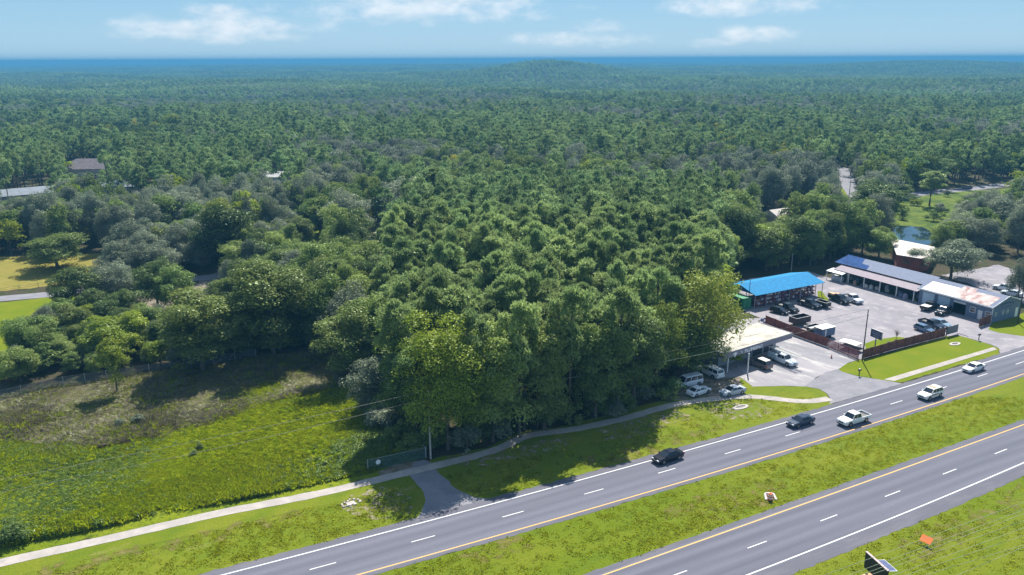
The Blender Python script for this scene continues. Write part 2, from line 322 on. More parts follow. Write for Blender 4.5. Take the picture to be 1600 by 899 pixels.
# grass: median, south verge, north verge
strip('grass_median',off(fO1,-0.8),off(fO2,1.1),0.03,GRASSM)
strip('grass_verge',off(fW2,-2.1),off(fW2,-60),0.03,GRASSM)
PATHL=[(-260,935),(0,881),(60,867),(164,844),(328,805),(500,772),(570,755),(620,743),(678,729),(711,721),(750,711),(789,700),(807,686),(823,680),(850,676.5),(887,674),(934,664),(984,653),(1034,637),(1067,630),(1106,624.5),(1145,620.5),(1176,619.5),(1207,622.5),(1239,628),(1270,629),(1296,623)]
edge=[tuple(RP(s,fW1(s)+1.3)) for s in np.arange(-200,126,6.0)]
NV=[G(*p) for p in [(1407,597),(1297,628)]]
# north verge runs from the pavement to the wood, the field and the shop lot
vg=[tuple(RP(s,fW1(s)+1.25)) for s in np.arange(-260,float(G(1297,628)@E1),5.0)]
vg+=[tuple(G(*p)) for p in [(1297,626),(1292,615),(1280,608),(1258,604.5),(1223,603.5),(1176,604),(1156,590),(1150,600),(1120,618),(1060,622),(1010,632),(940,651),(870,668),(810,676),(760,700),(680,716),(600,742),(400,792),(200,832),(0,872),(-260,925),(-800,1040)]]
gpoly('grass_verge',vg,0.03,GRASS,amp=0.1,step=1.2,ground=True)
g2=[(1310,576),(1323,568),(1339,563.5),(1347,563),(1400,549),(1478,526),(1497,524.5),(1517,530),(1548,539),(1560,545),(1562,553),(1500,571),(1407,598),(1381,594.6),(1339,588),(1314.5,581)]
gpoly('grass_verge',g2,0.03,LAWN,amp=0.1,step=1.0)
gpoly('grass_verge',[(1544.5,515.6),(1562,520.6),(1600,526),(1700,545),(1800,500),(1620,480),(1592,492),(1549,505)],0.03,LAWN,amp=0.1)
gpoly('grass_patch',[(1352,538),(1366,532),(1400,526.5),(1412,528),(1418,534),(1352,552)],0.06,LAWN,amp=0.1)
gpoly('grass_patch',[(1277,456),(1283,455),(1296,470),(1292,472),(1278,466)],0.06,LAWN,amp=0.05)
def bare_mat(name,c1,c2,lo,hi,sc_=.8):
    m=ground_mat(name,[c1,(c2,2.0,.4,.65,8,0)],bump=.4); n=m.node_tree.nodes; l=m.node_tree.links; o=[x for x in n if x.type=='OUTPUT_MATERIAL'][0]; b=[x for x in n if x.type=='BSDF_PRINCIPLED'][0]
    t=nn(n,'ShaderNodeTexCoord'); z=nn(n,'ShaderNodeTexNoise'); z.inputs['Scale'].default_value=sc_; z.inputs['Detail'].default_value=9; z.inputs['Roughness'].default_value=.72; l.new(t.outputs['Object'],z.inputs[0])
    r=nn(n,'ShaderNodeMapRange'); r.inputs[1].default_value=lo; r.inputs[2].default_value=hi; l.new(z.outputs[0],r.inputs[0]); tr=nn(n,'ShaderNodeBsdfTransparent'); x=nn(n,'ShaderNodeMixShader'); l.new(r.outputs[0],x.inputs[0]); l.new(tr.outputs[0],x.inputs[1]); l.new(b.outputs[0],x.inputs[2]); l.new(x.outputs[0],o.inputs[0]); return m
BARE=bare_mat('bare_sandy_soil',(.34,.29,.22),(.22,.19,.12),.50,.60); DRYP=bare_mat('dry_grass',(.22,.19,.06),(.16,.15,.04),.49,.62,.5)
for k_,px_ in enumerate(([(1090,640),(1120,630),(1180,628),(1215,640),(1190,655),(1130,656)],[(700,712),(760,704),(830,690),(880,682),(900,690),(840,712),(760,728),(706,730)],[(930,672),(1000,652),(1060,638),(1080,650),(1010,680),(950,690)],[(540,775),(600,762),(640,772),(640,800),(590,812),(530,800)])):
    gpoly('bare_soil',px_,.034,BARE,amp=.3,step=1)
for k_,px_ in enumerate(([(60,885),(240,850),(420,805),(470,795),(480,810),(360,842),(200,880),(60,905)],[(900,720),(1000,695),(1100,662),(1130,668),(1040,705),(930,735)],[(1040,790),(1180,750),(1230,750),(1210,790),(1120,815),(1040,815)],[(1560,772),(1600,755),(1600,800),(1560,805)],[(1400,845),(1520,795),(1560,800),(1480,870),(1420,880)],[(640,860),(760,830),(860,850),(760,880)])):
    gpoly('dry_grass',px_,.036,DRYP,amp=.3,step=1)
# paved areas
gpoly('driveway',[(640,744),(653.5,759),(662,770),(665,783),(662,795),(650,812),(790,776),(760,780),(740,777.5),(712,764),(701.5,752),(683,737.4),(672,722.7),(663,718.5),(646,722)],0.040,DRIVE,amp=0.06,step=1)
gpoly('gravel_patch',[(600,747),(590,738),(624,724),(663,718),(672,723),(683,735),(640,745)],0.035,DIRT,amp=0.15,step=1)
gpoly('shop_lot',[(1118,592),(1156,589.5),(1176,604),(1192,604.5),(1223,603.5),(1258,604.5),(1275,590),(1312,576),(1325,567),(1341,563),(1235,517),(1195,497),(1150,500),(1100,545)],0.040,LOT2,amp=0.08)
gpoly('driveway',[(1256,604),(1280,608),(1292,615),(1298,624),(1296,632),(1410,600),(1381,594.6),(1339,588),(1314.5,581),(1310,577),(1290,582)],0.042,DRIVE,amp=0.05)
gpoly('parking_lot',[(1165,488),(1203,503),(1343,562),(1478,526),(1497,524.5),(1517,530),(1548,539),(1562,545),(1563,556),(1700,520),(1640,530),(1600,526),(1562,520.6),(1544.5,515.6),(1549,506),(1435,472),(1300,436),(1262,424),(1140,440)],0.040,LOT,amp=0.05)
gpoly('parking_lot',[(1470,430),(1530,420),(1560,414),(1640,440),(1700,500),(1620,485),(1592,470),(1500,440)],0.036,LOT,amp=0.2)
gpoly('dirt_yard',[(1040,628),(1042,600),(1060,575),(1110,560),(1150,585),(1156,592),(1160,602),(1150,618),(1100,623)],0.036,DIRT,amp=0.25,step=1)
def ribbon(name,px,wid,z,mat,ground=False,amp=0.0):
    p=np.array([q if ground else G(*q) for q in px]); 
    # resample smoothly
    t=np.concatenate([[0],np.cumsum(np.hypot(*np.diff(p,axis=0).T))]); n=max(8,int(t[-1]/1.6)); tt=np.linspace(0,t[-1],n)
    x=np.interp(tt,t,p[:,0]); y=np.interp(tt,t,p[:,1])
    for _ in range(3): x[1:-1]=(x[:-2]+2*x[1:-1]+x[2:])/4; y[1:-1]=(y[:-2]+2*y[1:-1]+y[2:])/4
    dx=np.gradient(x); dy=np.gradient(y); L=np.hypot(dx,dy); nx,ny=-dy/L,dx/L
    V=[];F=[]
    for i in range(n):
        a=wid/2+rng.normal(0,amp) if amp else wid/2; b=wid/2+rng.normal(0,amp) if amp else wid/2
        V+=[(x[i]+nx[i]*a,y[i]+ny[i]*a,z),(x[i]-nx[i]*b,y[i]-ny[i]*b,z)]
        if i: F.append((2*i-2,2*i-1,2*i+1,2*i))
    o=MB().add(V,F).build(name,mat,recalc=False)
    if o.data.polygons[0].normal.z<0: o.data.flip_normals()
    o['kind']='structure'; return o
ribbon('footpath',PATHL,1.75,0.056,PATHM,amp=0.05)
gpoly('footpath',[(1381,593.5),(1552,543),(1558,546.5),(1397,596)],0.056,PATHM)
ribbon('side_road',[(-200,487),(0,467),(95,459),(160,452),(400,425)],5.2,0.03,DRIVE)
gpoly('pasture',[(-300,452),(0,455),(60,449),(125,441),(230,400),(150,396),(0,402),(-300,410)],0.022,DRYG,amp=0.4)
gpoly('lawn',[(-300,500),(0,473),(100,463),(180,468),(200,480),(60,530),(0,600),(-400,700)],0.024,LAWN,amp=0.4)
gpoly('dirt_track',[(130,478),(200,466),(260,468),(360,415),(380,420),(350,480),(240,490),(150,490)],0.026,DIRT,amp=0.4)
gpoly('field',[(-900,1060),(-260,925),(0,872),(200,832),(400,792),(575,748),(640,728),(655,712),(625,680),(590,640),(560,600),(500,600),(420,625),(330,655),(230,665),(130,640),(0,640),(-500,720)],0.020,FIELD,amp=0.3)
gpoly('scrub_ground',[(-500,740),(0,700),(60,700),(110,730),(150,700),(230,670),(330,650),(440,620),(540,600),(580,640),(640,700),(600,560),(520,540),(300,560),(120,590),(0,612),(-500,690)],0.024,BRUSHG,amp=0.5)
gpoly('lawn',[(478,392),(512,385),(512,358),(478,362)],0.02,LAWN,amp=0.3)
gpoly('dirt_track',[(556,400),(590,380),(604,352),(585,345),(560,370),(540,398)],0.02,DIRT,amp=0.3)
gpoly('lawn',[(200,305),(250,305),(250,285),(205,287)],0.02,LAWN,amp=0.3)
ribbon('side_road',[(1600,286),(1560,290),(1510,296),(1450,301),(1395,310),(1330,320),(1250,326),(1200,335),(1160,350)],7.5,0.03,DRIVE)
ribbon('side_road',[(1318,262),(1326,290),(1345,318)],6.5,0.034,DRIVE)
gpoly('lawn',[(1280,330),(1350,330),(1350,295),(1300,295)],0.02,LAWN,amp=0.3)
MARSH=ground_mat('marsh_plants',[(0.15,0.20,0.03),((0.07,0.12,0.02),0.12,0.45,0.6,8,0),((0.19,0.24,0.03),0.3,0.55,0.7,8,0),((0.05,0.08,0.02),0.6,0.5,0.7,8,0)],bump=1,bdist=1.0,bscale=0.6)
gpoly('marsh',[(1370,350),(1390,310),(1460,302),(1600,293),(1700,300),(1600,350),(1480,380),(1390,372)],0.022,MARSH,amp=0.5)
m,n,l,b,o=base_mat('pond_water'); b.inputs['Base Color'].default_value=(0.012,0.03,0.05,1); b.inputs['Roughness'].default_value=0.03; b.inputs['Specular IOR Level'].default_value=0.9
z=nn(n,'ShaderNodeTexNoise'); z.inputs['Scale'].default_value=1.5; bp=nn(n,'ShaderNodeBump'); bp.inputs['Strength'].default_value=0.06; l.new(z.outputs[0],bp.inputs['Height']); l.new(bp.outputs[0],b.inputs['Normal'])
gpoly('pond',[(1384,378),(1388,360),(1405,353),(1440,355),(1455,361),(1468,378),(1440,384)],0.035,m,amp=0.3)

# ================================================================ vehicles
GLASS=plain('car_glass',(0.012,0.018,0.028),0.06,spec=0.9,var=0.05)
TYRE=plain('tyre_rubber',(0.015,0.015,0.016),0.85); RIM=plain('wheel_alloy',(0.35,0.35,0.37),0.35,metal=0.8)
BLACKP=plain('black_plastic',(0.02,0.02,0.022),0.5); LAMP=plain('headlamp_lens',(0.75,0.76,0.78),0.1,spec=0.8); TAIL=plain('tail_lamp_lens',(0.25,0.01,0.01),0.2)
def paint(c): return plain('car_paint_%.3f_%.3f_%.3f'%c,c,0.14,var=0.04,spec=0.45,coat=0.0)
def ring(x,zb,zm,zt,wb,wm,wt):
    return [(x,-wb,zb),(x,-wm,zm),(x,-wt*0.985,zt-0.06),(x,-wt*0.88,zt),(x,wt*0.88,zt),(x,wt*0.985,zt-0.06),(x,wm,zm),(x,wb,zb)]
STY={ # L, W, wheel r, body stations (fx, zb, zt, w), cabin (x base rear, roof rear, roof front, base front), belt z, roof z
 'sedan':dict(L=4.85,W=1.84,r=.34,b=[(-.5,.42,.78,.80),(-.48,.28,.98,.93),(-.36,.22,1.0,1.0),(.10,.22,.97,1.0),(.30,.22,.90,1.0),(.44,.24,.80,.95),(.49,.32,.66,.84),(.5,.40,.58,.78)],c=(-1.85,-1.0,.25,1.15),belt=.95,roof=1.44,ax=(-1.42,1.45)),
 'hatch':dict(L=4.3,W=1.78,r=.33,b=[(-.5,.42,.85,.82),(-.48,.28,1.0,.95),(-.3,.22,1.0,1.0),(.10,.22,.98,1.0),(.30,.22,.90,1.0),(.44,.24,.80,.95),(.49,.32,.66,.84),(.5,.40,.58,.78)],c=(-2.05,-1.6,.2,1.05),belt=.97,roof=1.48,ax=(-1.3,1.35)),
 'suv':dict(L=4.9,W=1.95,r=.39,b=[(-.5,.48,.95,.85),(-.485,.34,1.12,.96),(-.3,.30,1.14,1.0),(.12,.30,1.12,1.0),(.32,.30,1.06,1.0),(.45,.32,.98,.96),(.495,.38,.80,.88),(.5,.45,.70,.82)],c=(-2.33,-2.0,.25,1.05),belt=1.10,roof=1.76,ax=(-1.48,1.5)),
 'longsuv':dict(L=5.6,W=2.02,r=.40,b=[(-.5,.50,1.0,.88),(-.49,.36,1.18,.97),(-.3,.32,1.2,1.0),(.15,.32,1.18,1.0),(.33,.32,1.14,1.0),(.46,.34,1.06,.97),(.495,.40,.85,.92),(.5,.48,.75,.88)],c=(-2.7,-2.5,.55,1.25),belt=1.17,roof=1.9,ax=(-1.65,1.65)),
 'van':dict(L=5.2,W=2.0,r=.37,b=[(-.5,.45,1.0,.9),(-.49,.34,1.2,.98),(-.3,.30,1.2,1.0),(.2,.30,1.18,1.0),(.36,.30,1.1,1.0),(.46,.34,.98,.96),(.495,.40,.8,.9),(.5,.48,.7,.85)],c=(-2.52,-2.42,1.1,1.8),belt=1.15,roof=2.02,ax=(-1.55,1.55)),
 'pickup':dict(L=5.75,W=2.02,r=.41,b=[(-.5,.55,.80,.95),(-.49,.50,.82,.97),(-.12,.36,.84,1.0),(-.119,.36,1.16,1.0),(.16,.34,1.16,1.0),(.34,.34,1.12,1.0),(.46,.36,1.04,.97),(.495,.42,.86,.93),(.5,.48,.76,.9)],c=(-.72,-.55,.75,1.35),belt=1.14,roof=1.86,ax=(-1.75,1.85)),
}
def make_car(style,col,name,label,cat,front,rear,group=None,centre=None,heading=None,extras=()):
    S=STY[style]; L,W=S['L'],S['W']
    if centre is None:
        f=G(*front); r=G(*rear); c=(f+r)/2; h=math.atan2(f[1]-r[1],f[0]-r[0])
    else: c=np.array(centre); h=heading
    t=thing(name,label,cat,(c[0],c[1],0.045),h,group)
    pm=paint(col); hw=W/2
    rings=[ring(fx*L,zb,zb*.45+zt*.55,zt,hw*w_*.93,hw*w_,hw*w_*.97) for fx,zb,zt,w_ in S['b']]
    MB().loft(rings).build('body',pm,t)
    x0,x1,x2,x3=S['c']; zb=S['belt']-.03; zr=S['roof']; wb=hw*.90; wr=hw*.74
    V=[(x0,-wb,zb),(x3,-wb,zb),(x3,wb,zb),(x0,wb,zb),(x1,-wr,zr-.05),(x2,-wr,zr-.05),(x2,wr,zr-.05),(x1,wr,zr-.05),(x1+.1,-wr*.85,zr),(x2-.12,-wr*.85,zr),(x2-.12,wr*.85,zr),(x1+.1,wr*.85,zr)]
    MB().add(V,[(0,1,5,4),(1,2,6,5),(2,3,7,6),(3,0,4,7),(4,5,9,8),(5,6,10,9),(6,7,11,10),(7,4,8,11),(8,9,10,11)]).build('cabin',pm,t)
    def pane(nm,a,b,c_,d,e0=.08,e1=.08,f0=.10,f1=.10):
        # bilinear inset of the quad a b (bottom) c d (top), lifted 1 cm
        a,b,c_,d=map(Vector,(a,b,c_,d)); 
        def q(u,v): return (a*(1-u)+b*u)*(1-v)+(d*(1-u)+c_*u)*v
        n_=(b-a).cross(d-a).normalized(); p=[q(e0,f0),q(1-e1,f0),q(1-e1,1-f1),q(e0,1-f1)]
        mid=(a+c_)/2
        if n_.dot(mid-Vector(((x0+x3)/2,0,zb)))<0: n_=-n_
        mb=MB(); mb.slab([k+n_*.012 for k in p],.01); mb.build(nm,GLASS,t)
    pane('windshield',V[1],V[2],V[6],V[5],.05,.05,.06,.06)
    pane('rear_window',V[3],V[0],V[4],V[7],.08,.08,.2 if style in('suv','longsuv','van','hatch') else .08,.08)
    for sgn,(a,b_,c_,d) in ((1,(V[0],V[1],V[5],V[4])),(-1,(V[3],V[2],V[6],V[7]))):
        A,B,C_,D=map(Vector,(a,b_,c_,d)); ks=[0,.5,1] if style not in('longsuv','van','suv') else [0,.33,.66,1]
        for i in range(len(ks)-1):
            u0,u1=ks[i],ks[i+1]; pane('side_window',A.lerp(B,u0),A.lerp(B,u1),D.lerp(C_,u1),D.lerp(C_,u0),.05,.05,.12,.12)
    for x in S['ax']:
        for sg in (-1,1):
            y=sg*(hw-.10); mb=MB().tube([(x,y-.12,S['r']),(x,y+.12,S['r'])],S['r'],18); wh=mb.build('wheel',TYRE,t)
            MB().tube([(x,y+sg*.10,S['r']),(x,y+sg*.132,S['r'])],S['r']*.62,12).build('rim',RIM,wh)
            MB().tube([(x,y-.02+sg*.075,S['r']+.02),(x,y+.02+sg*.075,S['r']+.02)],S['r']*1.16,18).build('wheel_arch',BLACKP,t)
    fz=S['b'][-2][2]; fx=L/2
    for sg in (-1,1):
        MB().box(fx-.14,fx-.01,sg*hw*.62-.20,sg*hw*.62+.20,fz-.08,fz+.06).build('headlight',LAMP,t)
        zt=S['b'][1][2] if style!='pickup' else 1.1
        MB().box(-fx-.005,-fx+.14,sg*hw*.80-.12,sg*hw*.80+.12,zt-.28,zt-.08).build('tail_light',TAIL,t)
        MB().box(x3-.42,x3-.24,sg*(hw+.06)-.09,sg*(hw+.06)+.09,S['belt']-.02,S['belt']+.14).build('mirror',pm,t)
    MB().box(fx-.10,fx+.015,-hw*.40,hw*.40,fz-.26,fz-.04).build('grille',BLACKP,t)
    MB().box(fx-.12,fx+.03,-hw*.82,hw*.82,.30,.42).build('bumper',BLACKP if style!='sedan' else pm,t)
    if style=='pickup':
        mb=MB(); xr=-L/2; xf=-.12*L-.02; zz=1.16
        mb.box(xr+.02,xf,-hw,-hw+.09,.82,zz); mb.box(xr+.02,xf,hw-.09,hw,.82,zz)
        mb.build('bed_side',pm,t); MB().box(xr-.02,xr+.06,-hw+.09,hw-.09,.60,zz).build('tailgate',pm,t)
        MB().box(xr+.08,xf-.02,-hw+.1,hw-.1,.86,.875).build('bed_floor',BLACKP,t)
    return t
WHT=(.78,.79,.80); 
make_car('sedan',(.008,.010,.020),'sedan_car','black sedan driving at the left end of the road traffic, overlapping the white edge line','car',(1024,725),(1062,713))
make_car('sedan',(.035,.05,.085),'sedan_car','dark slate blue sedan driving in the far lane ahead of the white pickup','car',(1232,669),(1268,658))
pk=make_car('pickup',WHT,'pickup_truck','white crew cab pickup driving in the lane beside the grass median','pickup truck',(1312,667),(1354,654.5))
s_=make_car('suv',WHT,'patrol_suv','white patrol SUV with dark side stripes and amber roof bar on the highway','SUV',(1435,627),(1470,615))
STR=plain('dark_stripe',(.03,.03,.03),.4); GOLD=plain('gold_stripe',(.45,.30,.06),.4)
MB().box(-.9,1.1,-.978,.978,.80,.90).build('side_stripe',STR,s_); MB().box(-.9,1.1,-.982,.982,.74,.79).build('gold_stripe',GOLD,s_)
MB().box(-.55,-.25,-.55,.55,1.77,1.86).build('light_bar',GOLD,s_)
make_car('sedan',(.74,.75,.76),'sedan_car','white sedan driving rightmost on the highway, nearest the second driveway','car',(1505,584),(1536,574.5))
make_car('longsuv',(.72,.74,.77),'long_suv','long white SUV with roof rails parked nose to the wood beside the plumbing shop','SUV',(1093,579),(1126,594))
make_car('van',(.70,.74,.80),'passenger_van','white van parked half hidden behind bushes at the wood edge','van',(1059,607),(1092,599))
make_car('sedan',(.74,.76,.80),'sedan_car','white sedan parked at the path beside the round green bush','car',(1106,611),(1076,621))
make_car('sedan',(.45,.48,.54),'sedan_car','silver sedan parked by itself where the path meets the shop lot','car',(1126,620),(1162,612))
bs=make_car('suv',(.16,.13,.13),'parked_suv','brown SUV with a pale roof parked in front of the plumbing shop','SUV',(1171,567),(1203,580))
MB().box(-1.9,.1,-.66,.66,1.765,1.80).build('roof_panel',plain('pale_roof',(.62,.60,.55),.4),bs)
# lot vehicles
make_car('pickup',(.015,.018,.022),'pickup_truck','black pickup parked nearest the red storage racks, leftmost of the dark trucks','pickup truck',(1247,492),(1213,480))
make_car('pickup',(.02,.025,.035),'pickup_truck','dark pickup parked between the black pickup and the black trailer','pickup truck',(1282,485),(1247,474))
make_car('hatch',(.012,.012,.014),'hatchback_car','small black car parked against the brown fence near the open dumpster','car',(1229,492.5),(1206,487))
make_car('pickup',(.66,.70,.76),'pickup_truck','white pickup parked in the middle of the lot beside the truck loaded with lumber','pickup truck',(1345,477),(1318,466))
tk=make_car('pickup',(.015,.018,.022),'pickup_truck','black pickup in front of the workshop with a pale cover over its bed','pickup truck',(1468,478),(1437,489))
MB().box(-2.8,-.78,-.93,.93,1.165,1.20).build('bed_cover',plain('pale_cover',(.60,.58,.55),.6),tk)
make_car('suv',(.04,.04,.045),'parked_suv','dark SUV with a glinting hood parked by the open workshop bay','SUV',(1457,497),(1489,485))
make_car('hatch',(.10,.16,.26),'hatchback_car','blue hatchback parked nearest the brown slatted fence','car',(1457,523),(1431,514))
make_car('pickup',(.02,.03,.05),'pickup_truck','navy pickup parked between the two bluish cars behind the fence sign','pickup truck',(1469,517),(1442,507))
make_car('sedan',(.22,.30,.38),'sedan_car','pale blue sedan parked in the row behind the fence, farthest from the fence','car',(1482,514),(1457,505))
make_car('sedan',(.06,.08,.12),'sedan_car','dark sedan on the distant side road above the marsh','car',(1503,296),(1520,294.5))
make_car('suv',(.7,.72,.75),'parked_suv','white SUV parked behind the blue workshop roof','SUV',(1557,452),(1578,456))
make_car('sedan',(.62,.68,.74),'sedan_car','white sedan parked behind the workshop gable, below the white SUV','car',(1570,460),(1592,464))
# service truck with ladder rack
sv=make_car('pickup',(.66,.72,.78),'service_truck','white service truck with tool boxes and a long ladder rack beside the plumbing shop','truck',(1247,577),(1200,558))
UTB=plain('utility_body_paint',(.45,.55,.62),.4)
mb=MB(); mb.box(-2.95,-.85,-1.06,-.62,.62,1.55).box(-2.95,-.85,.62,1.06,.62,1.55); mb.build('tool_box',UTB,sv)
mb=MB()
for x in (-2.8,-.75,2.4):
    for y in (-.85,.85): mb.tube([(x,y,1.0 if x<2 else .9),(x,y,2.35)],.03,6)
    mb.tube([(x,-.95,2.35),(x,.95,2.35)],.03,6)
mb.build('ladder_rack',plain('white_metal',(.72,.72,.70),.4),sv)
for yy in (-.72,.40):
    mb=MB(); mb.box(-3.2,3.6,yy-.05,yy+.03,2.38,2.50).box(-3.2,3.6,yy+.34,yy+.42,2.38,2.50)
    for k in range(22): mb.box(-3.1+k*.31,-3.04+k*.31,yy+.031,yy+.339,2.40,2.46)
    tag(mb.build('ladder',plain('ladder_alu',(.68,.68,.64),.4)),'pale extension ladder on the service truck rack, %s'%('nearer the brown SUV' if yy<0 else 'farther from the brown SUV'),'ladder')
    o=bpy.data.objects[-1] if False else mb
lads=[o for o in bpy.data.objects if o.name.startswith('ladder') and not o.name.startswith('ladder_r')]
for o in lads: o.location=sv.location; o.rotation_euler=sv.rotation_euler
# lumber truck (flatbed)
lt=make_car('pickup',(.012,.014,.018),'flatbed_truck','black flatbed truck loaded with lumber in the middle of the lot','truck',(1326,478),(1296,466.5))
MB().box(-3.0,-.8,-1.1,1.1,1.17,1.27).build('flat_deck',BLACKP,lt)
LUM=plain('sawn_lumber',(.52,.33,.18),.7,var=.25,scale=6)
for (a,b_,c_,d_,nm) in ((-2.8,-1.2,-.9,.1,'long'),(-1.9,-.9,.2,.95,'short')):
    mb=MB()
    for k in range(5):
        for j in range(3): mb.box(a+.02*k,b_+.03*j,c_+(d_-c_)*k/5,c_+(d_-c_)*(k+.9)/5,1.275+.16*j,1.42+.16*j)
    o=mb.build('lumber_stack',LUM); o.location=lt.location; o.rotation_euler=lt.rotation_euler
    tag(o,'%s stack of tan lumber on the black flatbed truck'%('longer rear' if nm=='long' else 'shorter front'),'lumber')
# ---------------------------------------------------------------- trailers and bins in the lot
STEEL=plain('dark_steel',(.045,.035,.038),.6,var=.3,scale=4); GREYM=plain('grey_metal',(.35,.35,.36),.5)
FD=math.atan2(*(G(1341,563)-G(1240,525))[::-1]) # direction of the side fence
def open_box(name,label,cat,c,ang,L,W,H,z0,mat,wheels=True,rim=GREYM,floor=None):
    t=thing(name,label,cat,(c[0],c[1],.045),ang)
    mb=MB(); mb.box(-L/2,L/2,-W/2,-W/2+.07,z0,z0+H).box(-L/2,L/2,W/2-.07,W/2,z0,z0+H).box(-L/2,-L/2+.07,-W/2+.07,W/2-.07,z0,z0+H).box(L/2-.07,L/2,-W/2+.07,W/2-.07,z0,z0+H)
    for k in range(int(L/.6)): mb.box(-L/2+.3+k*.6,-L/2+.38+k*.6,-W/2-.05,-W/2,z0,z0+H-.05).box(-L/2+.3+k*.6,-L/2+.38+k*.6,W/2,W/2+.05,z0,z0+H-.05)
    mb.build('side_wall',mat,t); MB().box(-L/2+.07,L/2-.07,-W/2+.07,W/2-.07,z0,z0+.08).build('floor',floor or mat,t)
    mb=MB(); h=z0+H+.003; mb.box(-L/2-.03,L/2+.03,-W/2-.03,-W/2+.08,h,h+.07).box(-L/2-.03,L/2+.03,W/2-.08,W/2+.03,h,h+.07).box(-L/2-.03,-L/2+.08,-W/2+.08,W/2-.08,h,h+.07).box(L/2-.08,L/2+.03,-W/2+.08,W/2-.08,h,h+.07); mb.build('top_rail',rim,t)
    if wheels:
        for x in (-.4,.4):
            for sg in (-1,1): MB().tube([(x,sg*(W/2+.05)-.1,.35),(x,sg*(W/2+.05)+.1,.35)],.35,14).build('wheel',TYRE,t)
        MB().tube([(L/2,-W*.3,z0+.05),(L/2+1.2,0,z0),(L/2,W*.3,z0+.05)],.05,6).build('drawbar',STEEL,t)
    return t
open_box('dump_trailer','tall open rusty dump trailer behind the brown fence','trailer',G(1249,507),FD+R(90),4.4,2.2,1.3,.55,STEEL)
open_box('utility_trailer','low open flat trailer between the dump trailer and the white topped trailer','trailer',G(1270,517),FD+R(90),3.6,2.0,.45,.55,STEEL,floor=GREYM)
open_box('black_trailer','small black open trailer parked at the end of the dark pickups','trailer',G(1285,480),FD+R(5),3.2,1.9,.9,.5,plain('black_steel',(.02,.02,.025),.5))
t=thing('enclosed_trailer','enclosed trailer with a white roof and blue sides behind the fence','trailer',(*G(1287,527),.045),FD+R(90))
MB().box(-1.9,1.9,-1.1,1.1,.5,2.2).build('cargo_box',plain('navy_panel',(.06,.12,.22),.5),t); MB().box(-1.97,1.97,-1.17,1.17,2.203,2.32).build('roof',plain('white_roof_panel',(.78,.76,.70),.5),t)
MB().box(-1.0,-.7,-1.13,-1.103,.6,2.1).build('stripe',plain('white_metal',(.7,.7,.7),.4),t)
for x in (-.5,.5):
    for sg in (-1,1): MB().tube([(x,sg*1.12-.1,.34),(x,sg*1.12+.1,.34)],.34,14).build('wheel',TYRE,t)
t=thing('covered_cart','low cart under a white tarp at the fence corner','cart',(*G(1330,547),.045),FD+R(8))
MB().box(-2.0,2.0,-1.0,1.0,.55,.75).build('deck',STEEL,t)
MB().loft([[(x,-1.15,z0),(x,-.5,z0+.16),(x,.5,z0+.16),(x,1.15,z0),(x,1.15,z0-.06),(x,-1.15,z0-.06)] for x,z0 in ((-2.2,1.45),(-1,1.6),(.6,1.58),(1.6,1.48))]).build('tarp',plain('white_tarp',(.78,.74,.70),.6),t)
for x in (-1.9,1.3):
    for y in (-.9,.9): MB().tube([(x,y,.75),(x,y,1.42)],.04,6).build('post',STEEL,t)
for sg in (-1,1): MB().tube([(0,sg*1.05-.1,.32),(0,sg*1.05+.1,.32)],.32,14).build('wheel',TYRE,t)
# ================================================================ buildings
TRIM=plain('white_trim',(.74,.74,.74),.5); DGL=plain('dark_window_glass',(.02,.03,.045),.08,spec=.9)
def siding(name,col,pitch=.2,axis='Z',dep=.02,rough=.6,var=.1,bumpd=.02,metal=0):
    if name in MATS: return MATS[name]
    m=plain(name,col,rough,metal,var,1.5,spec=.15); n=m.node_tree.nodes; l=m.node_tree.links; b=[x for x in n if x.type=='BSDF_PRINCIPLED'][0]
    t=nn(n,'ShaderNodeTexCoord'); wv=nn(n,'ShaderNodeTexWave',wave_type='BANDS',bands_direction=axis,wave_profile='SAW'); wv.inputs['Scale'].default_value=0.314/pitch*1.0; l.new(t.outputs['Object'],wv.inputs[0])
    bp=nn(n,'ShaderNodeBump'); bp.inputs['Distance'].default_value=bumpd; bp.inputs['Strength'].default_value=.8; l.new(wv.outputs[0],bp.inputs['Height']); l.new(bp.outputs[0],b.inputs['Normal']); return m
BLUES=siding('blue_grey_siding',(.155,.20,.285),.2); RFGREY=siding('grey_metal_roof',(.17,.195,.27),.4,'Y',rough=.85)
# a roof sheet with patches of bare bright metal and rust
def patch_roof(name,c1,c2,c3):
    m,n,l,b,o=base_mat(name); t=nn(n,'ShaderNodeTexCoord'); mp=nn(n,'ShaderNodeMapping'); mp.inputs['Scale'].default_value=(.5,.9,.1); l.new(t.outputs['Object'],mp.inputs[0])
    v=nn(n,'ShaderNodeTexVoronoi',distance='CHEBYCHEV'); v.inputs['Scale'].default_value=1.0; l.new(mp.outputs[0],v.inputs[0])
    s=nn(n,'ShaderNodeSeparateColor'); l.new(v.outputs['Color'],s.inputs[0])
    x=nn(n,'ShaderNodeMix',data_type='RGBA'); l.new(s.outputs[0],x.inputs[0]); x.inputs[6].default_value=c4(c1); x.inputs[7].default_value=c4(c2)
    z=nn(n,'ShaderNodeTexNoise'); z.inputs['Scale'].default_value=.8; z.inputs['Detail'].default_value=8; l.new(t.outputs['Object'],z.inputs[0])
    r=nn(n,'ShaderNodeMapRange'); r.inputs[1].default_value=.45; r.inputs[2].default_value=.7; l.new(z.outputs[0],r.inputs[0])
    y=nn(n,'ShaderNodeMix',data_type='RGBA'); l.new(r.outputs[0],y.inputs[0]); l.new(x.outputs[2],y.inputs[6]); y.inputs[7].default_value=c4(c3)
    l.new(y.outputs[2],b.inputs['Base Color']); b.inputs['Roughness'].default_value=.8; b.inputs['Specular IOR Level'].default_value=.15; return m
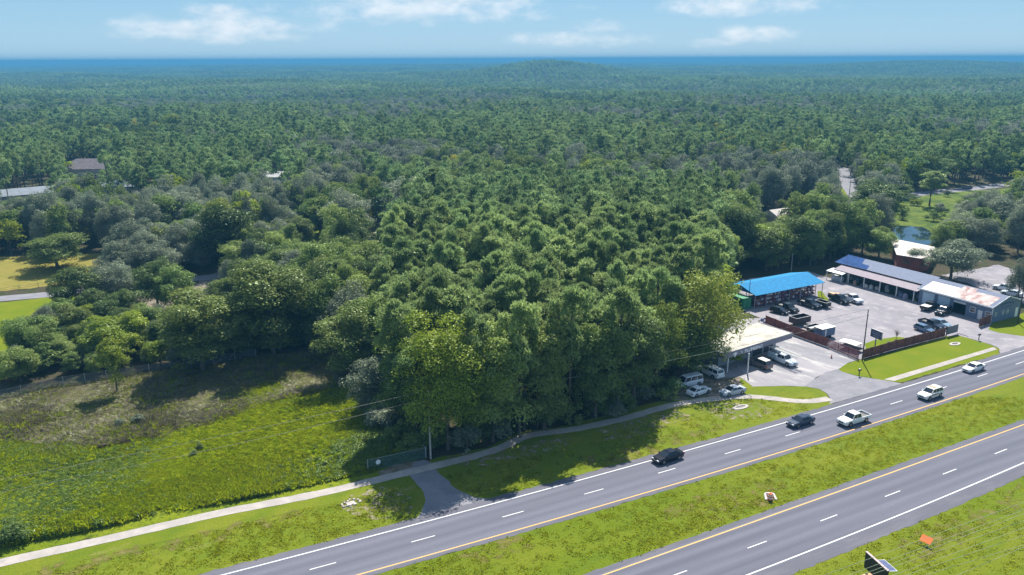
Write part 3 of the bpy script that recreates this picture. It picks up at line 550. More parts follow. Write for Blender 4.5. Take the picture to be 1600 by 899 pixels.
def frame_win(parent,x,y,w_,h_,z,face,name='window',t=.05):
    """window on a wall; face '-x','+x','-y','+y' in local axes, centre (x,y) along the wall"""
    fr=MB(); gl=MB(); f=.09
    def bx(mb,a0,a1,z0,z1,d0,d1):
        if face=='-x': mb.box(x-d1,x-d0,a0,a1,z0,z1)
        elif face=='+x': mb.box(x+d0,x+d1,a0,a1,z0,z1)
        elif face=='-y': mb.box(a0,a1,y-d1,y-d0,z0,z1)
        else: mb.box(a0,a1,y+d0,y+d1,z0,z1)
    c=y if face in('-x','+x') else x; a0,a1=c-w_/2,c+w_/2; z0,z1=z,z+h_
    bx(fr,a0-f,a0,z0-f,z1+f,.003,t); bx(fr,a1,a1+f,z0-f,z1+f,.003,t); bx(fr,a0,a1,z1,z1+f,.003,t); bx(fr,a0,a1,z0-f,z0,.003,t)
    if name=='window': bx(fr,a0,a1,(z0+z1)/2-.03,(z0+z1)/2+.03,.003,t-.01)
    bx(gl,a0,a1,z0,z1,.003,.02)
    o=fr.build(name,TRIM,parent); gl.build('pane',DGL,o); return o
LA=R(28.4); LE1=np.array([math.cos(LA),math.sin(LA)]); LE2=np.array([-LE1[1],LE1[0]])
W0=np.array([104.8,166.2])
wk=thing('workshop','blue grey workshop with garage doors and a patched metal roof','building',(*W0,.03),LA)
LWK,WWK,EV,RG=17.6,10.2,3.75,5.3
mb=MB(); 
# front wall (x=0) split round the open bay at y 9.2..12; gable walls, rear wall
mb.box(0,.15,0,6.0,0,EV).box(0,.15,9.0,LWK,0,EV).box(0,.15,6.0,9.0,3.0,EV).box(WWK-.15,WWK,0,LWK,0,EV)
for y in (0,LWK-.15): mb.add([(.15,y,0),(WWK-.15,y,0),(WWK-.15,y,EV),(WWK/2,y,RG-.05),(.15,y,EV),(.15,y+.15,0),(WWK-.15,y+.15,0),(WWK-.15,y+.15,EV),(WWK/2,y+.15,RG-.05),(.15,y+.15,EV)],[(0,1,2,3,4),(9,8,7,6,5),(0,1,6,5),(1,2,7,6),(2,3,8,7),(3,4,9,8),(4,0,5,9)])
mb.build('wall',BLUES,wk)
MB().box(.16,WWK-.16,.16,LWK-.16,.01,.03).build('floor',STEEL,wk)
rp=patch_roof('patched_roof',(.50,.40,.38),(.30,.17,.16),(.62,.56,.52))
sl=(RG-EV)/(WWK/2)
def rz_(x): return EV+sl*x if x<WWK/2 else EV+sl*(WWK-x)
MB().slab([(-.6,-.35,EV-sl*.6+.16),(-.6,LWK+.2,EV-sl*.6+.16),(WWK/2,LWK+.2,RG+.16),(WWK/2,-.35,RG+.16)],.12).build('roof',RFGREY,wk)
MB().slab([(WWK+.5,-.35,EV-sl*.5+.158),(WWK+.5,LWK+.2,EV-sl*.5+.158),(WWK/2,LWK+.2,RG+.158),(WWK/2,-.35,RG+.158)],.12).build('roof',RFGREY,wk)
q=lambda x,y,d:(x,y,EV+sl*x+.16+d)
MB().slab([q(-.45,.7,.03),q(-.45,8.2,.03),q(3.6,8.2,.03),q(3.6,.7,.03)],.02).build('roof_patch',rp,wk)
MB().slab([q(1.2,8.22,.03),q(1.2,9.8,.03),q(4.7,9.8,.03),q(4.7,6.6,.03),q(3.62,6.6,.03),q(3.62,8.22,.03)],.02).build('roof_patch',rp,wk)
MB().slab([q(-.45,8.22,.035),q(-.45,16.8,.035),q(3.4,16.8,.035),q(3.4,9.82,.035),q(1.18,9.82,.035),q(1.18,8.22,.035)],.02).build('roof_patch',plain('bright_coated_metal',(.78,.75,.70),.6,var=.08,spec=.2),wk)
MB().box(-.75,-.62,-.36,LWK+.2,EV-.28,EV+.02).build('gutter',TRIM,wk)
mb=MB(); 
for a,b_ in (((-.7,-.40,EV-.20),(WWK/2,-.40,RG+.05)),((WWK/2,-.40,RG+.05),(WWK+.6,-.40,EV-.20))):
    mb.add([(a[0],a[1],a[2]),(b_[0],b_[1],b_[2]),(b_[0],b_[1],b_[2]+.24),(a[0],a[1],a[2]+.24),(a[0],a[1]+.04,a[2]),(b_[0],b_[1]+.04,b_[2]),(b_[0],b_[1]+.04,b_[2]+.24),(a[0],a[1]+.04,a[2]+.24)],[(0,1,2,3),(7,6,5,4),(0,1,5,4),(1,2,6,5),(2,3,7,6),(3,0,4,7)])
mb.build('barge_board',TRIM,wk)
mb=MB().box(-.03,.0,-.03,.12,0,EV-.1); mb.box(-.03,.12,-.03,-.003,0,EV-.1); mb.build('corner_board',TRIM,wk)
GD=siding('pale_garage_door',(.42,.55,.66),.5)
for y in (9.9,13.7):
    MB().box(-.05,-.003,y,y+2.9,.02,3.1).build('garage_door',GD,wk)
MB().box(-.05,-.003,6.05,8.95,2.5,3.0).build('garage_door',plain('pale_panel',(.55,.60,.66),.5),wk)
frame_win(wk,0,4.4,1.1,1.1,1.3,'-x'); frame_win(wk,0,.9,1.1,1.1,1.2,'-x')
d=frame_win(wk,0,2.65,.75,.9,1.15,'-x','door_window'); dr=MB().box(-.03,-.003,2.15,3.15,.05,2.15).build('door',TRIM,wk); d.parent=dr
for x in (1.3,4.0,5.6): frame_win(wk,x,0,.5,.6,1.5,'-y')
MB().box(8.6,9.6,-.04,-.003,.05,2.2).build('door',TRIM,wk)
# arched sign on the gable (lettering too faded to read)
SG=plain('faded_blue_lettering',(.03,.07,.16),.6); mb=MB()
for k in range(9):
    x=2.7+k*.55; zz=3.35+.35*math.sin((k+.5)/9*math.pi); mb.box(x,x+.38,-.025,-.003,zz,zz+.42)
mb.box(3.3,6.9,-.025,-.003,3.0,3.16); mb.build('faded_sign',SG,wk)
# long open fronted shed with blue tarp
V0=LWK+.25; V1=LWK+26.5
sh=thing('long_shed','long open fronted shed with grey roof and a blue tarp over its far end','building',(*W0,.03),LA)
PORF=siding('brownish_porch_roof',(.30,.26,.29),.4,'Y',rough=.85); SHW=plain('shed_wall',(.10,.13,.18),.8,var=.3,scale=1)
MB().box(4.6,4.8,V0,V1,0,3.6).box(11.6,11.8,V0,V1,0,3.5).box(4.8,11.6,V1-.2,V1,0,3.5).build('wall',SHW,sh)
MB().slab([(-.5,V0,2.75),(-.5,V1-2.0,2.75),(2.9,V1-2.0,3.55),(2.9,V0,3.55)],.08).build('porch_roof',PORF,sh)
MB().slab([(2.7,V0,3.80),(2.7,V1,3.80),(7.6,V1,5.15),(7.6,V0,5.15)],.12).build('roof',RFGREY,sh)
MB().slab([(12.3,V0,3.70),(12.3,V1,3.70),(7.6,V1,5.148),(7.6,V0,5.148)],.12).build('roof',RFGREY,sh)
MB().box(2.62,2.69,V0,V1,3.5,3.82).build('fascia',STEEL,sh)
m=plain('blue_tarp',(.02,.06,.18),.9,var=.3,scale=.9,bump=.6,spec=.1)
def sq(x,y): return (x,y,3.80+(x-2.7)*(5.15-3.80)/4.9+.03)
MB().slab([sq(2.6,V1-9.5),sq(2.5,V1+.3),sq(7.65,V1+.3),sq(7.6,V1-5.0),sq(5.0,V1-6.2),sq(4.8,V1-8.6)],.02).build('tarp',m,sh)
for y in np.linspace(V0+.8,V1-2.2,6): MB().box(-.35,-.17,y,y+.18,0,2.76).build('post',TRIM,sh)
# clutter kept under the shed
CLc=[(.25,.25,.30),(.5,.48,.46),(.12,.16,.25),(.3,.2,.15),(.55,.55,.6),(.1,.1,.1),(.35,.3,.4)]
rr=random.Random(4)
for k in range(16):
    y=V0+1+k*1.35+rr.uniform(-.3,.3); x=rr.uniform(-.4,3.5); a,b_,h_=rr.uniform(.3,.8),rr.uniform(.3,.7),rr.uniform(.3,1.1)
    p=W0+LE1*x+LE2*y; cidx=rr.randrange(7)
    mb=MB().prism([(a*math.cos(i*math.pi/3+.2)*(1+.2*(i%2)),b_*math.sin(i*math.pi/3+.2)) for i in range(6)],0,h_); mb.box(-a*.5,a*.4,-b_*.4,b_*.5,h_+.003,h_+.25)
    o=mb.build('storage_bin',plain('clutter%d'%cidx,CLc[cidx],.7,var=.3)); o.location=(p[0],p[1],.045); o.rotation_euler[2]=rr.uniform(0,3)
    tag(o,'bin or covered bundle among the clutter stored under the long shed','storage bin','bins and bundles under the long shed')
# small pale lean-to stall at the far end of the shed
st=thing('small_stall','small pale roofed stall at the far end of the long shed','stall',(*(W0+LE1*(-2.0)+LE2*(V1-6)),.045),LA)
MB().slab([(0,0,2.3),(0,5,2.3),(2.6,5,2.7),(2.6,0,2.7)],.08).build('roof',plain('pale_tin',(.55,.62,.64),.5),st)
for x in (.15,2.4):
    for y in (.15,4.8): MB().box(x-.06,x+.06,y-.06,y+.06,0,2.24).build('post',TRIM,st)
MB().box(1.0,2.3,1.0,4.0,0,1.1).build('counter',plain('stall_counter',(.4,.45,.5),.6),st)
# blue canopy
C0=np.array([56.2,177.1]); CA=R(28.7); CLn,CW=22.6,10.3
cn=thing('canopy','open sided storage canopy with a bright blue gable roof','canopy',(*C0,.045),CA)
BLR=siding('bright_blue_roof',(.008,.18,.38),.9,'X',rough=.8,var=.16,bumpd=.05)
MB().slab([(-.2,-.3,3.3),(CLn+.2,-.3,3.3),(CLn+.2,CW/2,4.75),(-.2,CW/2,4.75)],.06).build('roof',BLR,cn)
MB().slab([(-.2,CW+.3,3.3),(CLn+.2,CW+.3,3.3),(CLn+.2,CW/2,4.748),(-.2,CW/2,4.748)],.06).build('roof',BLR,cn)
GB=plain('deep_blue_panel',(.01,.10,.42),.6)
for x in (.0,CLn-.05): MB().add([(x,0,3.32),(x,CW,3.32),(x,CW/2,4.66),(x+.05,0,3.32),(x+.05,CW,3.32),(x+.05,CW/2,4.66)],[(0,1,2),(5,4,3),(0,1,4,3),(1,2,5,4),(2,0,3,5)]).build('gable_panel',GB,cn)
for x in np.linspace(.1,CLn-.1,7):
    for y in (.1,CW-.1): MB().box(x-.06,x+.06,y-.06,y+.06,0,3.28).build('post',GREYM,cn)
MB().box(.2,CLn-.2,.2,CW-.2,.005,.012).build('slab',DRIVE,cn)
# racks
RED=plain('maroon_rack',(.20,.05,.09),.6); rr=random.Random(9); GOODS=[plain('goods_white',(.6,.6,.62),.6),plain('goods_purple',(.22,.16,.28),.6),plain('goods_brown',(.25,.14,.10),.7)]
RKB=MB(); LV=(.35,1.25,2.15)
for x in (0,2.6):
    for y in (0,1.0): RKB.box(x-.05,x+.05,y-.05,y+.05,0,3.0)
    for k in range(6): RKB.tube([(x,.05,.2+k*.45),(x,.95,.42+k*.45)],.025,5)
rk_me=RKB.mesh('frame',RED); SM=MB()
for z in LV: SM.box(.06,2.54,0,1.0,z,z+.1)
sh_me=SM.mesh('shelf',RED)
for k in range(7):
    p=C0+np.array([math.cos(CA),math.sin(CA)])*(1.3+k*2.85)+np.array([-math.sin(CA),math.cos(CA)])*.8
    t=thing('storage_rack','maroon three level storage rack loaded with goods under the blue canopy','storage rack',(p[0],p[1],.06),CA,'storage racks along the canopy front')
    for nm,me in (('frame',rk_me),('shelf',sh_me)):
        o=bpy.data.objects.new(nm,me); COL.objects.link(o); o.parent=t
    for z in LV:
        for j in range(4):
            if rr.random()<.75:
                w_=rr.uniform(.3,.55); h_=rr.uniform(.2,.6); x0=.12+j*.6
                o=MB().box(x0,x0+w_,.08,.9,z+.103,z+.103+h_).box(x0+.03,x0+w_*.6,.1,.7,z+.106+h_,z+.14+h_).build('packed_box',rr.choice(GOODS)); o.location=t.location; o.rotation_euler=t.rotation_euler
                tag(o,'packed box standing on the maroon racks under the blue canopy','box','boxes on the maroon racks')
# green container beside the canopy
t=thing('shipping_container','green corrugated container at the left end of the blue canopy','container',(*G(1163,484),.045),CA)
CG=siding('green_corrugated',(.03,.22,.10),.25,'X',bumpd=.05)
MB().box(-.6,2.0,0,5,.1,2.6).build('shell',CG,t); MB().box(-.62,2.02,-.04,.06,2.5,2.68).box(-.62,2.02,-.04,.06,.02,.12).build('frame',plain('green_frame',(.02,.12,.06),.5),t)
MB().box(.0,.05,-.05,-.003,.2,2.4).box(1.3,1.35,-.05,-.003,.2,2.4).build('lock_bar',GREYM,t)
# plumbing shop
PA=R(35.2); P0=np.array([38.7,137.2])
pl=thing('plumbing_shop','low grey plumbing shop with a flat stained white roof and lettered fascia','building',(*P0,.03),PA)
PLN,PD,PH=19.9,8.0,4.0
RFW=ground_mat('stained_white_roof',[(.52,.50,.44),((.36,.34,.30),.3,.48,.62,9,0),((.10,.10,.09),.9,.66,.70,6,0),((.64,.62,.56),.2,.55,.7,8,0),((.24,.20,.16),.5,.60,.72,9,0)],bump=.2)
FAS=plain('grey_fascia',(.20,.19,.24),.7,var=.12,scale=.8)
MB().box(0.0,PLN,0.0,PD,PH-.25,PH).build('roof',RFW,pl)
MB().box(-.08,PLN+.08,-.12,-.003,PH-1.05,PH+.08).box(PLN+.003,PLN+.12,0,PD,PH-.9,PH+.08).box(-.12,-.003,0,PD,PH-.9,PH+.08).build('fascia',FAS,pl)
MB().box(2.2,PLN-.6,3.0,PD-.2,0,PH-.27).build('wall',plain('shop_wall',(.30,.33,.38),.8,var=.15),pl)
for x in (3.2,6.3,9.4): frame_win(pl,x,3.0,1.5,.9,1.6,'-y')
MB().box(7.5,8.4,2.95,2.997,.05,2.15).build('door',plain('dark_door',(.06,.07,.09),.5),pl)
for x in (12.2,15.6): MB().box(x,x+2.7,2.94,2.997,.02,2.7).build('garage_door',plain('dark_bay',(.05,.05,.06),.7),pl)
for x,y in ((1.6,.3),(4.0,-2.4)): MB().box(x-.09,x+.09,y-.09,y+.09,0,PH-1.07 if y>0 else 4.0).build('post',TRIM,pl)
def text(body,size,mat,parent,loc,rot,name='lettering',ext=.03,xs=1.0):
    cu=bpy.data.curves.new('t','FONT'); cu.body=body; cu.size=size; cu.extrude=ext; cu.offset=.012*size
    ob=bpy.data.objects.new('t',cu); COL.objects.link(ob); bpy.context.view_layer.update()
    me=bpy.data.meshes.new_from_object(ob.evaluated_get(bpy.context.evaluated_depsgraph_get())); bpy.data.objects.remove(ob)
    me.materials.clear(); me.materials.append(mat); o=bpy.data.objects.new(name,me); COL.objects.link(o); o.parent=parent; o.location=loc; o.rotation_euler=rot; o.scale=(xs,1,1); return o
LET=plain('white_lettering',(.85,.85,.88),.5)
text('PLUMBING',.95,LET,pl,(5.6,-.16,PH-.92),(R(90),0,0),xs=1.15); text("'s",.8,LET,pl,(4.55,-.16,PH-.85),(R(90),0,0))
mb=MB(); mb.prism([(math.cos(i*math.pi/8)*.34,math.sin(i*math.pi/8)*.34) for i in range(16)],0,.05); mb.prism([(-.75,.12),(-.28,.28),(-.28,-.05)],0,.05).prism([(.75,.12),(.28,.28),(.28,-.05)],0,.05).prism([(-.16,-.30),(.16,-.30),(0,-.68)],0,.05)
o=mb.build('emblem',LET,pl); o.rotation_euler=(R(90),0,0); o.location=(2.9,-.13,PH-.62)
# neighbour annex with grey roof behind the plumbing shop
an=thing('annex','small grey roofed annex behind the plumbing shop under the trees','building',(*(P0+np.array([math.cos(PA),math.sin(PA)])*6+np.array([-math.sin(PA),math.cos(PA)])*11),.03),PA)
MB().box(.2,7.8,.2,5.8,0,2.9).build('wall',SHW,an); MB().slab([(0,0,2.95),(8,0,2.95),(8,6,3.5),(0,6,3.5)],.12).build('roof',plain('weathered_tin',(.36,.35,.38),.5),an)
# red walled building behind the shed
rb=[G(1401,398,4),G(1439,404,4),G(1453.6,401,4),G(1461.5,386,4),G(1391,372,4)]
cx=sum(rb)/5
bl=thing('red_building','building with red walls and a pale beige roof behind the long shed','building',(*cx,.03))
pts=[(p-cx) for p in rb]; MB().prism([tuple(p*.95) for p in pts],0,3.9).build('wall',plain('red_wall',(.30,.075,.05),.8,var=.15),bl)
n5=len(pts); top=[(p[0],p[1],3.95) for p in pts]; ap=[(p[0]*.35,p[1]*.35,4.7) for p in pts]; lo=[(p[0],p[1],3.80) for p in pts]
MB().add(top+ap+lo,[(i,(i+1)%n5,n5+(i+1)%n5,n5+i) for i in range(n5)]+[tuple(range(n5,2*n5))]+[(i,(i+1)%n5,2*n5+(i+1)%n5,2*n5+i) for i in range(n5)]+[tuple(range(2*n5,3*n5))[::-1]]).build('roof',siding('beige_roof',(.56,.50,.46),.5,'Y',rough=.7),bl)
def house(name,label,c,ang,L,Wd,H,ridge,roofc,wallc,hip=False,cat='house'):
    h=thing(name,label,cat,(c[0],c[1],.02 if len(c)<3 else c[2]),ang); 
    MB().box(-L/2+.4,L/2-.4,-Wd/2+.4,Wd/2-.4,0,H).build('wall',plain(name+'_wall%.2f'%wallc[0],wallc,.8),h)
    rm=plain('roof_%.2f%.2f'%(roofc[0],roofc[2]),[c*.85 for c in roofc],.85,var=.15,scale=.6,bump=.3,spec=.08); e=L/2-(Wd/2 if hip else 0)
    V=[(-L/2,-Wd/2,H),(L/2,-Wd/2,H),(L/2,Wd/2,H),(-L/2,Wd/2,H),(-e,0,H+ridge),(e,0,H+ridge)]+[(x*L/2,y*Wd/2,H-.15) for x,y in((-1,-1),(1,-1),(1,1),(-1,1))]
    MB().add(V,[(0,1,5,4),(2,3,4,5),(1,2,5),(3,0,4),(6,7,8,9)[::-1],(0,1,7,6),(1,2,8,7),(2,3,9,8),(3,0,6,9)]).build('roof',rm,h)
    for k in range(max(2,int(L/4))):
        x=-L/2+2+k*4
        if x<L/2-1.5: frame_win(h,x,-Wd/2+.4,1.2,1.2,1.0,'-y')
    return h
house('house','house with a broad mauve hipped roof among the trees at the left','',0,1,1,1,1,(.1,.1,.1),(.1,.1,.1)) if False else None
house('house','house with a broad mauve hipped roof among the trees at the left',G(141,276),R(6),25,14,4.5,4.5,(.23,.20,.21),(.45,.4,.38),True)
house('barn','long pale metal roofed barn at the left edge of the picture',G(38,318),R(38),24,11,4.2,2.2,(.26,.29,.33),(.3,.3,.3),cat='barn')
house('house','low grey roofed house between the pale barn and the mauve roof',G(190,304),R(0),16,9,4,2.2,(.30,.33,.38),(.4,.4,.4))
house('house','white house showing in patches between the trees behind the yellow green oaks',G(435,292),R(-4),12,9,5,2.2,(.62,.62,.62),(.7,.7,.7))
house('house','pale roofed house right of the middle, below the curving side road',G(1222,352),R(30),14,9,4,2,(.60,.55,.52),(.45,.35,.3))
house('house','grey white roofed house half hidden behind the tall trees near the pond',G(1305,372),R(20),16,9,4,1.8,(.50,.52,.55),(.45,.45,.45))
# ================================================================ fences
def fence_run(name,label,pts,H,panel_mat,post_mat,step=2.4,thick=.04,group=None,rails=None,cat='fence',gaps=False):
    p0=np.array(pts[0]); t=thing(name,label,cat,(p0[0],p0[1],.03),0,group)
    for i in range(len(pts)-1):
        a=np.array(pts[i])-p0; b=np.array(pts[i+1])-p0; L=np.hypot(*(b-a)); n=max(1,int(L/step)); d=(b-a)/L; nm=np.array([-d[1],d[0]])
        if panel_mat:
            q=[a+nm*thick/2,b+nm*thick/2,b-nm*thick/2,a-nm*thick/2]; mb=MB()
            if gaps:
                k=int(L/.16)
                for j in range(k):
                    s0=a+d*(j*.16); s1=a+d*(j*.16+.145); hh=H+random.uniform(-.04,.04); mb.prism([tuple(s0+nm*.015),tuple(s1+nm*.015),tuple(s1-nm*.015),tuple(s0-nm*.015)],.05,hh)
            else: mb.prism([tuple(x) for x in q],.04,H)
            mb.build('panel',panel_mat,t)
        if rails:
            mb=MB()
            for z in rails: mb.tube([(a[0],a[1],z),(b[0],b[1],z)],.03,6)
            mb.build('rail',post_mat,t)
        for j in range(n+1):
            s=a+(b-a)*j/n-nm*.06; MB().tube([(s[0],s[1],0),(s[0],s[1],H+.12)],.05,6).build('post',post_mat,t)
    return t
BRN=plain('brown_slats',(.17,.055,.045),.8,var=.35,scale=1.2); BRP=plain('brown_post',(.10,.04,.035),.7)
fence_run('slat_fence','brown slatted fence between the plumbing shop lot and the vehicle lot',[G(1196,506),G(1240,524),G(1293,543)],1.9,BRN,BRP,gaps=True)
# see-through brown mesh for the corner part
def mesh_mat(name,col,alpha):
    m,n,l,b,o=base_mat(name); b.inputs['Base Color'].default_value=c4(col); b.inputs['Roughness'].default_value=.7
    tr=nn(n,'ShaderNodeBsdfTransparent'); mx=nn(n,'ShaderNodeMixShader'); t=nn(n,'ShaderNodeTexCoord'); z=nn(n,'ShaderNodeTexNoise'); z.inputs['Scale'].default_value=.8; z.inputs['Detail'].default_value=4; l.new(t.outputs['Object'],z.inputs[0])
    r=nn(n,'ShaderNodeMapRange'); r.inputs[1].default_value=.3; r.inputs[2].default_value=.7; r.inputs[3].default_value=alpha-.15; r.inputs[4].default_value=alpha+.15; l.new(z.outputs[0],r.inputs[0])
    l.new(r.outputs[0],mx.inputs[0]); l.new(tr.outputs[0],mx.inputs[1]); l.new(b.outputs[0],mx.inputs[2]); l.new(mx.outputs[0],o.inputs[0]); return m
fence_run('mesh_fence','see through maroon mesh fence meeting the corner by the utility pole',[G(1294,543.5),G(1341,562.5)],1.8,mesh_mat('maroon_mesh',(.28,.11,.13),.55),BRP)
fence_run('slat_fence','brown slatted fence along the grass behind the blue sign',[G(1348,561),G(1400,546),G(1477,526)],1.9,BRN,BRP,gaps=True)
fence_run('slat_fence','short brown gate panel beside the workshop door',[G(1529,512),G(1548,505)],1.9,BRN,BRP,gaps=True)
CHL=mesh_mat('chain_link',(.10,.11,.12),.42); GPO=plain('galvanised',(.34,.36,.36),.5)
fence_run('chain_link_fence','long chain link fence below the dark brush at the left',[G(-120,650),G(0,626),G(100,604),G(200,590),G(300,574),G(400,560)],1.8,CHL,GPO,step=3)
fence_run('screened_gate','green screened gate across the wood driveway with a round white notice',[G(575,737),G(665,716.5)],1.75,mesh_mat('green_screen',(.06,.12,.10),.48),GPO,step=4.4,rails=(1.72,))
fence_run('screened_fence','blue green screened fence running back into the wood from the gate',[G(665.5,716),G(655,702)],1.75,mesh_mat('blue_screen',(.04,.10,.15),.8),GPO,step=4.4,rails=(1.72,))
g=G(591,733); o=MB().tube([(0,0,0),(.03,-.05,0)],.36,18).build('notice_sign',LET); o.location=(g[0]+.05,g[1]-.10,1.15); o.rotation_euler=(0,0,R(26)-R(62)+R(40)); tag(o,'round white notice on the green gate screen','sign')
fence_run('pasture_fence','low post and wire fence along the yellow pasture',[G(-60,464),G(0,457),G(60,449),G(110,441)],1.1,None,plain('wood_post',(.2,.14,.09),.8),step=3,rails=(.5,.95))
fence_run('wood_fence','far reddish wooden fence by the distant bend of the side road',[G(1238,322),G(1272,318)],2.0,plain('far_wood_fence',(.22,.09,.07),.8),BRP)
# ================================================================ utility poles and wires
POLE=plain('weathered_pole',(.42,.38,.34),.85,var=.2); DARKP=plain('dark_pole',(.06,.05,.045),.85); CER=plain('insulator',(.5,.5,.5),.3)
def pole(label,px,top,mat=POLE,r=.15,arm=False):
    g=G(*px); h=hgt(px[0],px[1],top); t=thing('utility_pole',label,'utility pole',(g[0],g[1],0))
    MB().tube([(0,0,0),(0,0,h*.5),(0,0,h)],[r,r*.85,r*.65],10).build('shaft',mat,t); MB().tube([(0,0,h-.05),(0,0,h+.14)],[.07,.05],8).build('insulator',CER,t)
    MB().box(-.05,.05,-.3,-.1,h-1.3,h-.95).build('bracket',GREYM,t)
    return g,h
gA,hA=pole('tall pale utility pole beside the wood driveway',(673,717),611)
gB,hB=pole('dark leaning utility pole at the brown fence corner',(1347,564),484,DARKP,.13)
gC,hC=pole('dark utility pole at the right edge behind the workshop',(1590,505),440,DARKP,.14)
gD,hD=pole('thin pale pole standing behind the blue canopy',(1236,424),397,POLE,.1)
gE,hE=pole('utility pole beside the distant road junction',(1326,312),279,DARKP,.14)
gF,hF=pole('short dark pole in front of the blue canopy end',(1169,480),436,DARKP,.09)
WIRE=plain('wire_metal',(.16,.16,.15),.6)
def wire(label,a,b,sag,r=.02,mat=WIRE,group=None):
    a=Vector(a); b=Vector(b); pts=[a.lerp(b,i/24)-Vector((0,0,sag*4*(i/24)*(1-i/24))) for i in range(25)]
    tag(MB().tube(pts,r,5).build('overhead_wire',mat),label,'wire',group)
g0=gA-(gB-gA)
W2T=plain('pale_wire',(.30,.34,.24),.7,spec=.1)
wire('upper wire from the driveway pole to the fence corner pole',(gA[0],gA[1],hA+.1),(gB[0],gB[1],hB+.1),1.0)
wire('lower wire from the driveway pole to the fence corner pole',(gA[0],gA[1],hA-1.1),(gB[0],gB[1],hB-1.1),1.4,.03,W2T)
wire('upper wire leaving the driveway pole over the field to the left',(gA[0],gA[1],hA+.1),(g0[0],g0[1],10.6),1.0)
wire('lower wire leaving the driveway pole over the field to the left',(gA[0],gA[1],hA-1.1),(g0[0],g0[1],9.4),1.4)
# the power lines that cross the lower right corner, parallel to the road
pw=[((1300,893),(1600,783)),((1322,899),(1600,795)),((1341,899),(1600,801)),((1355,899),(1600,812)),((1392,899),(1600,823)),((1411,899),(1600,835)),((1440,899),(1600,850)),((1492,899),(1600,853))]
for i,(a,b_) in enumerate(pw):
    zz=12.5-(i%4)*.5-(i//4)*1.4; A=G(*a,zz); B=G(*b_,zz); d=(B-A)
    a3=A-d*1.2; b3=B+d*3.5
    wire(['topmost','second','third','fourth','fifth','sixth','seventh','bottom'][i]+' of the eight power lines crossing the lower right corner, counted from the road side',(a3[0],a3[1],zz),(b3[0],b3[1],zz),.15,.017,W2T,'power lines across the lower right corner')
# ================================================================ roadside things
# message board trailer
top0=G(1354,862,3.3); top1=G(1388,892,3.3); ang=math.atan2(*(top1-top0)[::-1]); Lb=float(np.hypot(*(top1-top0))); cb=(top0+top1)/2
t=thing('message_board','portable black message board trailer with a solar panel at the bottom right','message board',(cb[0],cb[1],.03),ang)
MB().box(-Lb/2,Lb/2,-.10,.10,1.3,3.2).build('display_panel',plain('matt_black',(.012,.012,.016),.6),t)
MB().box(-Lb/2-.04,Lb/2+.04,-.13,.13,3.203,3.3).build('top_frame',plain('pinkish_metal',(.36,.27,.27),.6),t)
MB().box(-.12,.12,-.12,.12,.5,1.297).build('mast',GREYM,t); MB().box(-Lb*.42,Lb*.42,-.5,.7,.45,.6).build('chassis',plain('trailer_orange',(.5,.18,.03),.5),t)
o=MB().box(-.25,Lb/2-.05,.2,1.15,0,.05).build('solar_panel',plain('solar_cells',(.07,.09,.20),.5,spec=.2),t); o.location=(0,0,3.12); o.rotation_euler=(R(-8),0,0)
mb=MB(); mb.box(-.30,Lb/2,.15,.2,0,.08).box(-.30,Lb/2,1.15,1.2,0,.08).box(-.30,-.25,.2,1.15,0,.08).box(Lb/2-.05,Lb/2,.2,1.15,0,.08); o2=mb.build('solar_frame',TRIM,t); o2.location=(0,0,3.115); o2.rotation_euler=(R(-8),0,0)
for sg in (-1,1): MB().tube([(sg*Lb*.40-.1,.1,.33),(sg*Lb*.40+.1,.1,.33)],.33,14).build('wheel',TYRE,t)
# orange sign
g=G(1446,852); t=thing('road_work_sign','blank orange roadwork sign on a folding stand in the grass','road sign',(*g,.03),R(-52))
o=MB().box(-.65,.65,-.02,.02,-.45,.45).build('sign_face',plain('fluorescent_orange',(.85,.20,.04),.5,var=.04),t); o.location=(0,0,.75); o.rotation_euler=(R(-52),0,0)
for a in (-1,1):
    for b_ in (-1,1): MB().tube([(0,.1,.5),(a*.7,b_*.7,.0)],.025,5).build('leg',GREYM,t)
for a in (-.4,.4): MB().tube([(a,.5,.9),(a+.1,.75,1.5)],.015,4).build('flag_staff',GREYM,t)
# drum in the median
g=G(1203,782); t=thing('traffic_drum','orange and white traffic drum with a black base in the grass median','traffic drum',(*g,.03))
OR=plain('drum_orange',(.75,.16,.03),.5); WR=plain('drum_white',(.8,.78,.75),.4)
for k,(z0,z1,r0,r1,mm) in enumerate(((.10,.30,.36,.35,OR),(.30,.48,.33,.32,WR),(.48,.66,.31,.30,OR),(.66,.82,.28,.27,WR),(.82,1.0,.26,.25,OR))): MB().tube([(0,0,z0),(0,0,z1)],[r0,r1],16).build('band',mm,t)
MB().tube([(0,0,0),(0,0,.10)],.48,18).build('base',BLACKP,t); MB().box(-.14,.14,-.03,.03,1.0,1.12).build('handle',OR,t)
g=G(1203,779); t=thing('drain_headwall','white concrete drain end wrapped round the traffic drum','drain',(*g,.0),R(0))
for sg in (-1,1): MB().loft([[(sg*.52,-.5,0),(sg*.52+sg*.28,-.5,0),(sg*.52+sg*.28,-.5,.15),(sg*.52,-.5,.2)],[(sg*.45,.5,0),(sg*.45+sg*.22,.5,0),(sg*.45+sg*.22,.5,.5),(sg*.45,.5,.6)]]).build('wing_wall',plain('pale_concrete',(.66,.60,.60),.8),t)
MB().box(-.44,.44,.5,.62,0,.55).build('back_wall',plain('pale_concrete',(.66,.60,.60),.8),t)
